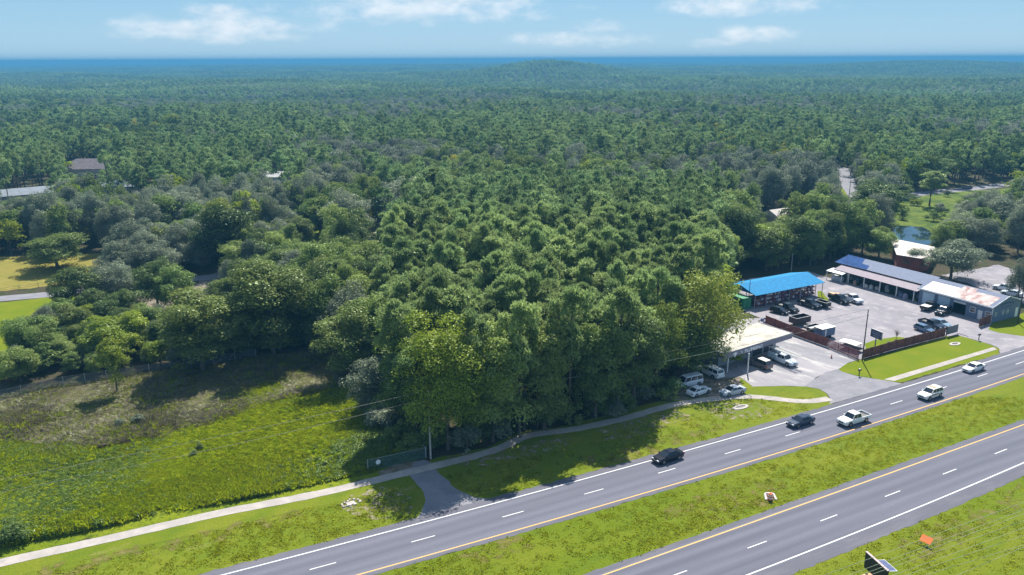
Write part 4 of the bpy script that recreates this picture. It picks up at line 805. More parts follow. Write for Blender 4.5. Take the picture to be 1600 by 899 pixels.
# drain inlets
def inlet(label,px,a=1.7,b_=.75,ang=R(28)):
    g=G(*px); t=thing('storm_drain',label,'drain',(*g,.03),ang)
    N_=20; o=[(a*math.cos(2*math.pi*i/N_),b_*math.sin(2*math.pi*i/N_)) for i in range(N_)]; inn=[(p[0]*.6,p[1]*.5) for p in o]
    mb=MB(); V=[(p[0],p[1],.0) for p in o]+[(p[0]*.97,p[1]*.97,.10) for p in o]+[(p[0],p[1],.12) for p in inn]+[(p[0],p[1],.0) for p in inn]
    F=[]
    for k in range(3):
        for i in range(N_): F.append((k*N_+i,k*N_+(i+1)%N_,(k+1)*N_+(i+1)%N_,(k+1)*N_+i))
    mb.add(V,F).build('collar',CONC,t); MB().poly([(p[0],p[1],.02) for p in inn]).build('opening',BLACKP,t)
inlet('oval concrete storm drain set in the grass strip below the silver sedan',(1157,637)); inlet('oval concrete storm drain in the lawn by the second driveway',(1492,538),1.5,.75)
g=G(548,787); t=thing('storm_drain','broken rubble edged drain in the left verge','drain',(*g,.03),R(30)); rr=random.Random(3)
MB().box(-.55,.55,-.35,.35,0,.09).build('cover',CONC,t)
for k in range(22):
    a=rr.uniform(0,6.28); q=rr.uniform(.7,1.35); s=rr.uniform(.08,.22); x,y=q*math.cos(a),q*.7*math.sin(a); MB().loft([[(x-s,y-s,0),(x+s,y-s*.8,0),(x+s*.9,y+s,0),(x-s*.8,y+s*.9,0)],[(x-s*.6,y-s*.5,s),(x+s*.5,y-s*.6,s*.9),(x+s*.6,y+s*.5,s),(x-s*.5,y+s*.6,s*.8)]]).build('rubble',plain('pink_rubble',(.50,.42,.38),.9,var=.3),t)
# mailboxes
for px,lab in (((1342,588),'black mailbox on a post with a pale top at the shop driveway'),((1529,532),'black mailbox on a post in the lawn by the second driveway')):
    g=G(*px); t=thing('mailbox',lab,'mailbox',(*g,.03),A0)
    MB().box(-.06,.06,-.06,.06,0,1.05).build('post',DARKP,t); MB().loft([[(x,-.14,1.06),(x,.14,1.06),(x,.14,1.25),(x,.08,1.36),(x,-.08,1.36),(x,-.14,1.25)] for x in (-.3,.35)]).build('box',BLACKP,t); MB().box(-.1,.15,-.10,.10,1.363,1.39).build('cap',TRIM if 'pale' in lab else BLACKP,t)
# cone
g=G(1299,560); t=thing('traffic_cone','small orange traffic cone alone on the shop lot','traffic cone',(*g,.045))
MB().tube([(0,0,.04),(0,0,.3),(0,0,.5),(0,0,.75)],[.17,.12,.08,.03],12).build('cone',plain('faded_orange',(.45,.13,.06),.6),t); MB().box(-.2,.2,-.2,.2,0,.04).build('base',BLACKP,t)
# blue sign
g=G(1367,543); t=thing('business_sign','dark blue business sign on a single post behind the brown fence','sign',(*g,.06),math.atan2(*(G(1376,541)-G(1364,536))[::-1]))
MB().box(-.08,.08,-.08,.08,0,3.4).build('post',plain('blue_post',(.08,.13,.2),.5),t); MB().box(-1.35,1.35,-.12,.12,1.9,3.5).build('panel',plain('navy_sign',(.02,.035,.09),.5),t)
MB().box(-1.45,1.45,-.10,.10,3.503,3.58).box(-1.45,-1.353,-.10,.10,1.85,3.5).box(1.353,1.45,-.10,.10,1.85,3.5).build('frame',GREYM,t)
mb=MB()
for zz,w_ in ((3.0,.9),(2.6,1.05),(2.2,.7)):
    x=-w_
    while x<w_: mb.box(x,x+.16,-.135,-.123,zz,zz+.2); x+=.23
mb.build('lettering',plain('dim_lettering',(.20,.22,.34),.5),t)
# banner on the fence end
a=G(1478,526.5); b_=G(1496,521.5); ang=math.atan2(*(b_-a)[::-1]); Lb=float(np.hypot(*(b_-a)))
t=thing('fence_banner','dark banner with a pale oval emblem at the end of the slatted fence','banner',(*a,.03),ang)
for x in (0,Lb): MB().box(x-.08,x+.08,-.08,.08,0,2.3).build('post',BLACKP,t)
MB().box(.09,Lb-.09,-.03,.03,.4,2.1).build('panel',plain('grey_banner',(.12,.13,.17),.6),t)
MB().prism([(Lb/2+1.0*math.cos(i*.39),1.25+.5*math.sin(i*.39)) for i in range(16)],0,.02).build('emblem',plain('pale_emblem',(.40,.42,.50),.6),t)
o=t.children[-1]; o.rotation_euler=(R(90),0,0); o.location=(0,-.035,0)
t=thing('roof_debris','scattered debris pile against the brown fence behind the plumbing shop','debris',(*G(1197,503),.03),0)
for k in range(7):
    x,y=rr.uniform(-1.6,1.6),rr.uniform(-1,1); s=rr.uniform(.2,.5); MB().loft([[(x-s,y-s,0),(x+s,y-s*.6,0),(x+s*.8,y+s,0),(x-s,y+s*.7,0)],[(x-s*.6,y-s*.4,s*1.4),(x+s*.7,y-s*.5,s),(x+s*.5,y+s*.6,s*1.3),(x-s*.6,y+s*.6,s)]]).build('rubbish',plain('clutter%d'%(k%7),CLc[k%7],.7),t)
# ================================================================ vegetation prototypes
BARK=plain('bark',(.12,.095,.075),.95,var=.3,scale=2,bump=.6)
LEAF={'pine':leaf_mat('pine_needles',(.20,.29,.10),(.285,.365,.125),.52,.28,gloss=.04),'broad':leaf_mat('broad_leaves',(.14,.21,.055),(.235,.295,.075),.5,.38,gloss=.02),
 'grey':leaf_mat('mossy_oak_leaves',(.17,.205,.14),(.24,.27,.185),.4,.25,gloss=.02),'lime':leaf_mat('bright_leaves',(.20,.285,.03),(.27,.33,.03),.5,.18,gloss=.02),
 'yellow':leaf_mat('turning_leaves',(.16,.225,.035),(.24,.275,.045),.45,.18),'dark':leaf_mat('dark_leaves',(.07,.115,.035),(.12,.165,.045),.4,.25,gloss=.02)}
def leaves(C,Nn,size,r,asp=.6):
    n=len(C); rnd=r.normal(size=(n,3)); Nn=Nn/np.linalg.norm(Nn,axis=1,keepdims=True)
    T=np.cross(Nn,rnd); T/=np.linalg.norm(T,axis=1,keepdims=True)+1e-9; B=np.cross(Nn,T); s=np.asarray(size).reshape(-1,1)
    V=np.stack([C-T*s,C-B*s*asp,C+T*s,C+B*s*asp],1).reshape(-1,3); F=np.arange(n*4).reshape(n,4); return V,F
def crown_broad(r,h,cw,base,nl,per,ls,flat=1.0):
    rz=(h-base)/2; cz=base+rz; R_=cw/2
    d=r.normal(size=(nl,3)); d/=np.linalg.norm(d,axis=1,keepdims=True); d[:,2]=np.where(d[:,2]<-.8,-d[:,2],d[:,2])
    q=r.uniform(.35,1.0,size=(nl,1)); L=d*q*np.array([R_,R_,rz])*(1+r.normal(size=(nl,1))*.09)+np.array([0,0,cz]); lr=r.uniform(.11,.26,nl)*cw*(1.2-.35*q[:,0])
    C=[];Nn=[]
    for i in range(nl):
        k=int(per*(lr[i]/(.22*cw))**2); e=r.normal(size=(k,3)); e/=np.linalg.norm(e,axis=1,keepdims=True)
        e[:,2]=np.where((e[:,2]<-.3)&(r.random(k)<.6),-e[:,2],e[:,2])
        # knobbly lobe surface
        f=1+.22*np.sin(e[:,0]*5+i)*np.cos(e[:,1]*6-i)+.12*np.sin(e[:,2]*9+2*i); rad=lr[i]*f*(1-.35*r.random(k)**2)
        C.append(L[i]+e*rad[:,None]*np.array([1,1,.8*flat])); Nn.append(e*.9+r.normal(size=(k,3))*.55+np.array([0,0,.35]))
    C=np.concatenate(C); Nn=np.concatenate(Nn); ok=C[:,2]>0.15; C=C[ok];Nn=Nn[ok]
    return leaves(C,Nn,r.uniform(.6,1.25,len(C))*ls,r),L
def crown_pine(r,h,cw,base,nb,tuft,ls):
    rz=(h-base)/2; nl=max(14,int(nb/3.2)); C=[];D=[]
    t=r.random(nl); a=r.uniform(0,6.283,nl); z=base+(h-base)*(.06+.9*t); prof=np.sqrt(np.clip(1-(abs(t-.48)/.60)**3,0.03,1)); q=r.uniform(.2,1.05,nl)*cw/2*prof; lr=r.uniform(.09,.20,nl)*cw
    q[t>.9]*=.3
    L=np.stack([q*np.cos(a),q*np.sin(a),z],1)
    for i in range(nl):
        k=int(nb*tuft/nl); e=r.normal(size=(k,3)); e/=np.linalg.norm(e,axis=1,keepdims=True); e[:,2]=np.where((e[:,2]<-.2)&(r.random(k)<.7),-e[:,2],e[:,2])
        C.append(L[i]+e*lr[i]*r.uniform(.65,1.1,(k,1))*np.array([1,1,.95])); D.append(e*.5+r.normal(size=(k,3))*.50+np.array([0,0,.45]))
    C=np.concatenate(C);D=np.concatenate(D); D/=np.linalg.norm(D,axis=1,keepdims=True); n=len(C); S=np.cross(D,r.normal(size=(n,3))); S/=np.linalg.norm(S,axis=1,keepdims=True)
    Ln=r.uniform(.7,1.2,n)[:,None]*ls; w_=Ln*.20
    V=np.stack([C-D*Ln*.3,C+S*w_,C+D*Ln,C-S*w_],1).reshape(-1,3); F=np.arange(n*4).reshape(n,4); return (V,F),L
def trunk_mesh(r,h,rad,targets,top,seg=7,lean=.3):
    mb=MB(); k=6; pts=[(lean*math.sin(i/k*2+rad*9)*i/k,lean*math.cos(i/k*3)*i/k,top*i/k) for i in range(k+1)]; mb.tube(pts,[rad*(1-.7*i/k)+.03 for i in range(k+1)],seg)
    if targets is not None:
        for L in targets:
            s=min(.9,max(.25,(L[2]-2.2)/top*.8)); i=s*k; i0=int(i); f=i-i0; p=Vector(pts[i0]).lerp(Vector(pts[min(k,i0+1)]),f); e=Vector(L); mid=p.lerp(e,.5)+Vector((0,0,-.1*(e-p).length)); mb.tube([p,mid,e],[rad*.4,rad*.25,.04],5,caps=False)
    return mb.mesh('trunk',BARK)
PRO={}
def proto(key,kind,leaf,seed,h,cw,base,n,per,ls,trunk_r,fine=True):
    r=np.random.default_rng(seed)
    if kind=='pine': (V,F),L=crown_pine(r,h,cw,base,n,per,ls); tg=L[:8]
    else: (V,F),L=crown_broad(r,h,cw,base,n,per,ls); tg=L[r.choice(len(L),min(9,len(L)),replace=False)]
    cr=np_mesh('crown',V,F,LEAF[leaf]); tr=trunk_mesh(r,h,trunk_r,tg,h*.92 if kind=='pine' else base+(h-base)*.55)
    PRO.setdefault(key,[]).append((cr,tr,h,cw))
for s in range(5): proto('pine','pine','pine',10+s,16.5+s*.7,5.2+.45*s,6.2+.9*((s*2)%5)*.8,124,58,.50,.20)
for s in range(5): proto('broad','b','broad',30+s,14,9.0,1.3,48,640,.17,.28)
for s in range(3): proto('edge','b','broad',40+s,16,8.0,.6,56,640,.17,.25)
for s in range(3): proto('grey','b','grey',50+s,13,10,1.2,48,620,.17,.32)
for s in range(2): proto('lime','b','lime',60+s,10,6,2.4,22,300,.19,.15)
for s in range(2): proto('limebig','b','lime',65+s,18,10.5,.8,74,820,.14,.25)
for s in range(2): proto('yellowlow','b','yellow',68+s,15,12,1.6,60,420,.19,.28)
for s in range(2): proto('yellow','b','yellow',70+s,14,10,1.6,44,520,.18,.25)
for s in range(3): proto('dark','b','dark',80+s,14,9,.9,44,600,.17,.28)
for s in range(4): proto('shrub','b',('broad','grey','broad','lime')[s],90+s,3.0,3.6,.1,12,200,.14,.06)
TN={'pine':'pine_tree','broad':'broadleaf_tree','edge':'broadleaf_tree','grey':'oak_tree','lime':'young_tree','limebig':'broadleaf_tree','yellowlow':'broadleaf_tree','yellow':'broadleaf_tree','dark':'broadleaf_tree','shrub':'shrub'}
def put_tree(key,g,h,cw,label,group=None,idx=None,name=None,cat=None,cen=None):
    v=PRO[key][random.randrange(len(PRO[key])) if idx is None else idx%len(PRO[key])]; cr,tr,ph,pw_=v
    nm=name or TN[key]; t=thing(nm,label,cat or ('shrub' if key=='shrub' else 'tree'),(g[0],g[1],float(terrain(g[0],g[1]))),random.uniform(0,6.28),group)
    t.scale=(cw/pw_,cw/pw_,h/ph)
    for n_,me in (('crown',cr),('trunk' if key!='shrub' else 'stem',tr)):
        o=bpy.data.objects.new(n_,me); COL.objects.link(o); o.parent=t
    return t
# ---------------------------------------------------------------- singled-out trees: base x, base y, top y, crown width in px
SP=[('lime',183,614,533,42,'young bright leaved tree on a thin trunk before the chain link fence'),
('broad',122,484,416,62,'leafy tree at the bend where the side road disappears'),
('broad',90,419,366,76,'round spreading tree standing in the yellow pasture'),
('broad',276,486,412,52,'slim tree with a visible trunk beside the dirt track'),
('dark',247,482,408,62,'dark bushy tree right of the dirt clearing behind the brush'),
('grey',187,470,417,55,'greyish tree left of the dark bushy one near the dirt clearing'),
('edge',318,578,452,112,'big rounded tree overhanging the right end of the chain link fence'),
('edge',428,556,400,118,'massive olive green tree in the left part of the wood edge'),
('grey',552,556,456,84,'silvery grey oak at the corner between the field and the wood'),
('grey',600,640,560,90,'low grey green tree spilling over the dead brush at the wood corner'),
('edge',640,678,525,84,'narrow mid green tree at the left corner of the roadside wood'),
('limebig',700,702,498,140,'tall bright green tree leading the wood edge behind the driveway pole'),
('edge',770,690,505,95,'tall green tree at the wood edge right of the bright green one'),
('edge',850,672,488,80,'shaded tree of the wood front nearest the kink of the footpath'),
('edge',930,654,492,86,'shaded tree of the wood front left of the pair by the parked cars'),
('pine',812,684,474,60,'tall pine at the wood front right of the round green tree'),
('pine',890,664,452,62,'tallest pine of the wood front, between two shaded leafy trees'),
('pine',965,646,450,60,'tall pine of the wood front left of the dark tree by the parked van'),
('pine',735,697,492,56,'pine standing against the right side of the bright green wood edge tree'),
('dark',990,636,480,90,'dark tree of the wood front closest to the parked van'),
('yellow',1028,606,470,72,'yellow green tree at the right end of the wood front'),
('yellowlow',1098,575,432,118,'large tree with yellowing leaves hanging over the plumbing shop roof'),
('edge',1066,588,500,80,'dark green tree behind the parked long white SUV'),
('grey',1485,436,376,66,'silver grey tree rising behind the blue workshop'),
('grey',1427,420,389,40,'small grey tree against the red walled building'),
('dark',1370,352,287,70,'tall dark tree beside the pond'),
('dark',1405,310,289,32,'small dark round tree beside the distant side road'),
('pine',1452,322,268,34,'lone pine standing at the edge of the marsh'),
('grey',1590,468,412,30,'thin grey tree at the right edge behind the dark pole'),
('dark',355,418,322,95,'broad dark evergreen tree in the left wood'),
('grey',640,365,285,90,'wide silver grey oak among the greener trees near the middle'),
('pine',680,345,262,55,'stand alone pine rising in front of the silver grey oak'),
('dark',725,335,268,40,'dark conical tree near the middle of the wood'),
('grey',545,385,305,70,'blue grey tree right of the small bright lawn'),
('yellow',272,225,180,32,'tree turned bright yellow far out in the pines'),
('yellow',185,262,208,24,'smaller yellow tree left of the bright yellow one, above the mauve roof'),
('lime',1332,345,322,42,'yellow green tree below the distant road junction'),
('lime',1150,575,548,22,'small bright bushy tree by the left post of the plumbing shop')]
PTS=[]
for k,x,yb,yt,wpx,lab in SP:
    g=G(x,yb); h=hgt(x,yb,yt); dist=math.hypot(g[0],g[1],CH); cw=wpx/FPX*dist*1.0
    put_tree(k,g,h,cw,lab); PTS.append((g[0],g[1],cw*.5))
g=G(1400,535); t=thing('bare_sapling','bare brown sapling on the small lawn inside the lot','tree',(*g,.06)); rr=random.Random(5)
MB().tube([(0,0,0),(0,0,1.6)],[.05,.03],6).build('trunk',BARK,t); mb=MB()
for k in range(60):
    a=rr.uniform(0,6.28); q=rr.uniform(.2,.8); z0=1.2+rr.random()*.6; mb.tube([(0,0,z0),(q*math.cos(a),q*math.sin(a),z0+rr.uniform(.2,1.2))],[.02,.008],3,caps=False)
mb.build('twigs',plain('brown_twigs',(.22,.15,.12),.9),t)
# palmetto / rounded bush at the parked cars
put_tree('shrub',G(1045,618),3.3,5.2,'rounded green bush at the path beside the parked white sedan',idx=0)
# ---------------------------------------------------------------- fill the woods
CLEAR=[ # no tree may stand here (photo pixels of its foot)
 [(-3000,700),(0,606),(120,592),(300,567),(420,556),(520,545),(560,600),(615,690),(650,716),(700,710),(760,698),(800,682),(870,664),(950,645),(1030,622),(1042,600),(1070,572),(1110,556),(1140,545),(1130,500),(1080,520),(1135,445),(1150,435),(1290,412),(1310,402),(1330,400),(1460,420),(1500,400),(1600,400),(1800,420),(4000,560),(4000,4000),(-3000,4000)],
 [(-600,470),(-100,415),(0,398),(60,400),(130,397),(210,400),(150,470),(90,500),(60,560),(0,600),(-600,640)],
 [(150,500),(160,462),(360,408),(372,425),(320,500)],
 [(1290,330),(1300,260),(1320,255),(1350,330)],[(1360,384),(1380,345),(1390,312),(1330,316),(1240,322),(1165,345),(1165,352),(1240,338),(1340,330),(1395,306),(1600,280),(2200,262),(2200,290),(1600,300),(1560,330),(1480,345),(1480,384)]]
VIS=[ # ground or roofs that the trees in front leave open (photo pixels)
 [(0,410),(60,415),(115,410),(112,445),(95,470),(60,478),(55,520),(0,545)],[(160,482),(165,468),(230,468),(240,480)],[(325,440),(330,420),(352,418),(352,436)],
 [(482,385),(486,364),(508,362),(508,383)],[(566,378),(590,356),(602,356),(590,376)],[(108,258),(140,256),(176,264),(174,272),(106,272)],[(0,300),(60,291),(82,292),(82,302),(0,312)],[(216,298),(216,288),(240,288),(240,298)],[(150,302),(150,294),(200,294),(200,302)],
 [(422,284),(422,272),(446,272),(446,284)],[(456,280),(456,273),(476,273),(476,280)],[(1312,306),(1310,274),(1322,272),(1340,298),(1338,310)],[(1460,302),(1470,292),(1570,286),(1570,300)],[(1392,372),(1394,318),(1420,312),(1480,305),(1500,330),(1448,345),(1446,378)],
 [(1180,336),(1186,328),(1250,322),(1260,330),(1208,334),(1214,346),(1196,348)],[(1385,408),(1388,374),(1462,388),(1456,404),(1460,424),(1420,416)],[(1505,440),(1520,412),(1560,412),(1600,430),(1600,500),(1560,470)],
 [(1135,445),(1240,420),(1290,424),(1300,410),(1322,396),(1460,428),(1600,465),(1600,899),(1150,600),(1135,560),(1105,548),(1130,520),(1180,495),(1165,480)]]
def grid(sp,r0,r1,seed):
    r=np.random.default_rng(seed); m=r1; xs=np.arange(-m,m,sp); ys=np.arange(30,m,sp); X,Y=np.meshgrid(xs,ys); X=X+r.uniform(-.62,.62,X.shape)*sp; Y=Y+r.uniform(-.62,.62,Y.shape)*sp
    X=X.ravel();Y=Y.ravel(); d=np.hypot(X,Y); ok=(d>=r0)&(d<r1)&(np.abs(X)<Y*.74+25)&(Y>60); return X[ok],Y[ok]
def vnoise(x,y,s,seed):
    r=np.random.default_rng(seed); k=r.normal(size=(6,2)); k/=np.linalg.norm(k,axis=1,keepdims=True); ph=r.uniform(0,6.28,6); f=r.uniform(.6,1.7,6)
    return sum(np.sin((x*k[i,0]+y*k[i,1])*f[i]/s+ph[i]) for i in range(6))/3.0
TX=[];TY=[];TK=[];TH=[];TW=[]
KEYS=['pine','broad','grey','yellow','dark','edge','lime']
for sp,r0,r1,seed in ((4.7,80,260,1),(6.0,260,600,2),(7.6,600,1250,3)):
    X,Y=grid(sp,r0,r1,seed); Z=terrain(X,Y); px,py=P(X,Y,Z); ok=np.ones(len(X),bool)
    for c in CLEAR: ok&=~inpoly(px,py,c)
    for (sx,sy,sr) in PTS: ok&=np.hypot(X-sx,Y-sy)>sr*.75
    ok&=~((X*E2[0]+Y*E2[1]<fW1(X*E1[0]+Y*E1[1])+14)&(px<1700))
    X,Y,Z,px,py=X[ok],Y[ok],Z[ok],px[ok],py[ok]; r=np.random.default_rng(seed+20); n=len(X)
    a=vnoise(X,Y,38,5)+r.normal(size=n)*.35; b2=vnoise(X,Y,55,8)+r.normal(size=n)*.4
    dist=np.hypot(X,Y)
    pinep=np.where((px>590)&(px<1120)&(py>330),1.15,.15); pinep=np.where((dist>330)&(dist<840)&(px<900),.55,pinep); pinep=np.where((dist>=840)&(px<800),-.9,pinep); pinep=np.where((px>1350)&(dist<300)&(px<1700),.3,pinep); pinep=np.where((px<600)&(dist<330),-.2,pinep)
    key=np.where(a+pinep>.35,0,1); key=np.where((key==1)&(b2>.2),2,key); key=np.where((dist>300)&(vnoise(X,Y,80,61)>.75)&(r.random(n)<.7),2,key); key=np.where((dist>260)&(vnoise(X,Y,60,62)>.85)&(r.random(n)<.7),4,key); key=np.where((key==1)&(b2<-.75),4,key); u=r.random(n); key=np.where((u<.012),3,key); key=np.where((key==0)&(px>1120)&(dist<330),1,key); key=np.where((u>.965),6,key)
    # brush zone at the left: low growth
    ok_gap=vnoise(X,Y,16,91)+.5*vnoise(X,Y,7,92)>1.35
    low=ok_gap&(dist>240)|inpoly(px,py,[(-800,640),(-200,560),(0,600),(60,520),(100,480),(380,490),(520,560),(300,575),(0,612)])
    H=np.where(key==0,r.uniform(13.5,21.5,n),r.uniform(9,16.5,n)); W_=np.where(key==0,r.uniform(4.6,8.0,n),r.uniform(6,11.5,n)); H=np.where(key==0,H+1.5*vnoise(X,Y,9,77),H)
    H=np.where(dist>600,H*.95,H); W_=np.where(dist>600,W_*1.15,W_)
    lowleft=(px<480)&(py>395)&(dist<260); H=np.where(lowleft,H*.72,H)
    keep=~low
    # leave the openings of the photograph open: lower growth there, or none
    wp=W_/2/np.hypot(dist,CH)*FPX; size=np.ones(n); todo=keep.copy()
    for fac in (1,.78,.6,.45,0):
        size[todo]=fac; hit=np.zeros(n,bool)
        if fac==0: keep&=~todo; break
        for poly in VIS:
            bx0=min(p[0] for p in poly);bx1=max(p[0] for p in poly);by0=min(p[1] for p in poly);by1=max(p[1] for p in poly)
            ws=wp*fac; _,top=P(X,Y,Z+H*fac*.97); cand=(px+ws*.8>bx0)&(px-ws*.8<bx1)&(py>by0)&(top<by1)&todo
            for fx in (-.7,0,.7):
                for fy in (0.02,.2,.4,.6,.8): hit|=cand&inpoly(px+ws*fx,top+(py-top)*fy,poly)
        todo&=hit
        if not todo.any(): break
    H=H*size; W_=W_*np.where(size<1,np.sqrt(np.maximum(size,.01)),1)
    TX.append(X[keep]);TY.append(Y[keep]);TK.append(key[keep]);TH.append(H[keep]);TW.append(W_[keep])
TX,TY,TK,TH,TW=map(np.concatenate,(TX,TY,TK,TH,TW))
# edge trees of the roadside wood keep their foliage down to the ground
d=np.hypot(TX,TY); order=np.argsort(d); used=np.zeros(len(d),bool); cnt={0:0,1:0,2:0}
px,py=P(TX,TY,TX*0); inview=(px>-60)&(px<1660)
LBL={0:('pine in the crowded wood, its needles in upright tufts','pines of the wood'),1:('rounded green broadleaf tree in the crowded wood','green broadleaf trees of the wood'),2:('greyish moss hung oak in the crowded wood','grey oaks of the wood')}
for i in order:
    k=int(TK[i]); c=0 if k==0 else (2 if k==2 else 1)
    lim=(285,235,235)[c]
    if cnt[c]>=lim or not inview[i]: continue
    key=KEYS[k]
    if k==1 and d[i]<175 and 560<px[i]<1100: key='edge'
    x_,y_=px[i],py[i]
    zone=('roadside wood between driveway and plumbing shop' if 560<x_<1120 and y_>430 else 'deep part of the roadside wood' if 560<x_<1120 and y_>350 else 'wood behind the canopy and the long shed' if x_>=1120 and y_>340 else 'wood round the distant side roads' if x_>=1120 else 'left wood above the thicket' if x_<560 and y_>400 else 'wood round the pasture and pale barn' if x_<300 else 'left wood beyond the small bright lawn' if x_<560 else 'middle wood beyond the roadside trees')
    kd={'pine':'tufted pine','broad':'rounded green tree','edge':'dark fronted leafy tree','grey':'greyish oak','yellow':'yellowing tree','dark':'dark leaved tree','lime':'bright green tree'}[key]
    if key!='pine': kd=('big ' if TW[i]>9.5 else 'smaller ')+kd
    else: kd=('lofty ' if TH[i]>18 else 'lower ')+kd
    zone=zone.replace(' between driveway and plumbing shop','')
    x0_,x1_,ym_={'roadside wood':(560,1120,560),'deep part of the roadside wood':(560,1120,390),'wood behind the canopy and the long shed':(1120,1700,385),'wood round the distant side roads':(1120,1700,300),'left wood above the thicket':(-60,560,445),'wood round the pasture and pale barn':(-60,300,350),'left wood beyond the small bright lawn':(300,560,350)}.get(zone,(300,1120,320))
    part=('front ' if y_>ym_ else 'back ')+('left' if x_<x0_+(x1_-x0_)/3 else 'middle' if x_<x0_+(x1_-x0_)*2/3 else 'right')
    lab=kd+', '+part+' of the '+zone; gr={'pine':'pines','grey':'oaks'}.get(key,'leafy trees')+', '+part+' of the '+zone
    put_tree(key,(TX[i],TY[i]),TH[i],TW[i],lab,gr,idx=int(i)); cnt[c]+=1; used[i]=True
print('individual trees',cnt,'rest',(~used).sum())
# ---------------------------------------------------------------- scattering through geometry nodes (stuff only)
def scatter(name,label,cat,pts,rot,scl,idx,objs,kind='stuff'):
    col=bpy.data.collections.new(name+'_sources')
    for i,o in enumerate(objs): o.name='src_%s_%03d'%(name,i); col.objects.link(o)
    me=bpy.data.meshes.new(name); me.vertices.add(len(pts)); me.vertices.foreach_set('co',np.asarray(pts,np.float32).ravel())
    for an,ty,dat in (('rotv','FLOAT',rot),('idx','INT',idx)):
        a=me.attributes.new(an,ty,'POINT'); a.data.foreach_set('value',np.asarray(dat,np.float32 if ty=='FLOAT' else np.int32))
    a=me.attributes.new('sclv','FLOAT_VECTOR','POINT'); a.data.foreach_set('vector',np.asarray(scl,np.float32).ravel())
    ob=bpy.data.objects.new(name,me); COL.objects.link(ob); tag(ob,label,cat,kind=kind)
    ng=bpy.data.node_groups.new(name,'GeometryNodeTree'); ng.interface.new_socket('Geometry',in_out='INPUT',socket_type='NodeSocketGeometry'); ng.interface.new_socket('Geometry',in_out='OUTPUT',socket_type='NodeSocketGeometry')
    n=ng.nodes; l=ng.links; gi=n.new('NodeGroupInput'); go=n.new('NodeGroupOutput'); ip=n.new('GeometryNodeInstanceOnPoints'); ci=n.new('GeometryNodeCollectionInfo')
    ci.inputs['Collection'].default_value=col; ci.inputs['Separate Children'].default_value=True; ci.inputs['Reset Children'].default_value=True
    def attr(nm,ty):
        a=n.new('GeometryNodeInputNamedAttribute'); a.data_type=ty; a.inputs['Name'].default_value=nm; return [o for o in a.outputs if o.enabled][0]
    mp_=n.new('GeometryNodeMeshToPoints'); l.new(gi.outputs[0],mp_.inputs[0]); l.new(mp_.outputs[0],ip.inputs['Points']); l.new(ci.outputs[0],ip.inputs['Instance']); ip.inputs['Pick Instance'].default_value=True
    l.new(attr('idx','INT'),ip.inputs['Instance Index']); cx=n.new('ShaderNodeCombineXYZ'); l.new(attr('rotv','FLOAT'),cx.inputs[2]); l.new(cx.outputs[0],ip.inputs['Rotation']); l.new(attr('sclv','FLOAT_VECTOR'),ip.inputs['Scale']); l.new(ip.outputs[0],go.inputs[0])
    md=ob.modifiers.new('scatter','NODES'); md.node_group=ng; return ob
def joined(cr,tr):
    """crown and trunk of a tree as one source mesh"""
    me=bpy.data.meshes.new('t'); nv=len(cr.vertices); a=np.empty(nv*3,np.float32); cr.vertices.foreach_get('co',a); nf=len(cr.polygons)
    V=[a.reshape(-1,3)]; fa=np.arange(nv).reshape(nf,4); b=np.empty(len(tr.vertices)*3,np.float32); tr.vertices.foreach_get('co',b); V.append(b.reshape(-1,3))
    tf=[[v+nv for v in p.vertices] for p in tr.polygons if len(p.vertices)==4]; F=np.concatenate([fa,np.array(tf)]); m=np_mesh('t',np.concatenate(V),F,cr.materials[0]); m.materials.append(BARK)
    m.polygons.foreach_set('material_index',np.concatenate([np.zeros(nf,np.int32),np.ones(len(tf),np.int32)])); m.update(); return m
FAR={k:leaf_mat('far_'+k,*c,.45,.3,gloss=0.0) for k,c in {'pine':((.165,.255,.105),(.235,.315,.125)),'broad':((.135,.20,.065),(.225,.285,.085)),'grey':((.16,.19,.14),(.22,.245,.18)),'lime':((.19,.27,.03),(.26,.31,.03)),'yellow':((.24,.25,.03),(.34,.30,.035)),'dark':((.065,.11,.035),(.11,.15,.045))}.items()}
src=[];smap={}
def light(key,kind,leaf,seed,h,cw,base,n,per,ls,tr_):
    r=np.random.default_rng(seed)
    (V,F),L=crown_pine(r,h,cw,base,n,per,ls) if kind=='pine' else crown_broad(r,h,cw,base,n,per,ls)
    me=joined(np_mesh('c',V,F,FAR[leaf]),trunk_mesh(r,h,tr_,None,h*.85,5)); smap.setdefault(key,[]).append(len(src)); src.append(bpy.data.objects.new('s',me))
for s in range(4): light(0,'pine','pine',110+s,18,5.8,7.5,64,20,.72,.2)
for s in range(3): light(1,'b','broad',120+s,14,9,2.0,26,130,.34,.25)
for s in range(3): light(2,'b','grey',130+s,13,10,2.0,26,130,.34,.3)
light(6,'b','lime',139,14,9,2.5,22,80,.42,.25); light(3,'b','yellow',140,14,9,2.5,22,80,.42,.25); light(4,'b','dark',145,14,9,1.5,22,80,.42,.25); light(4,'b','dark',146,14,9,1.5,22,80,.42,.25)
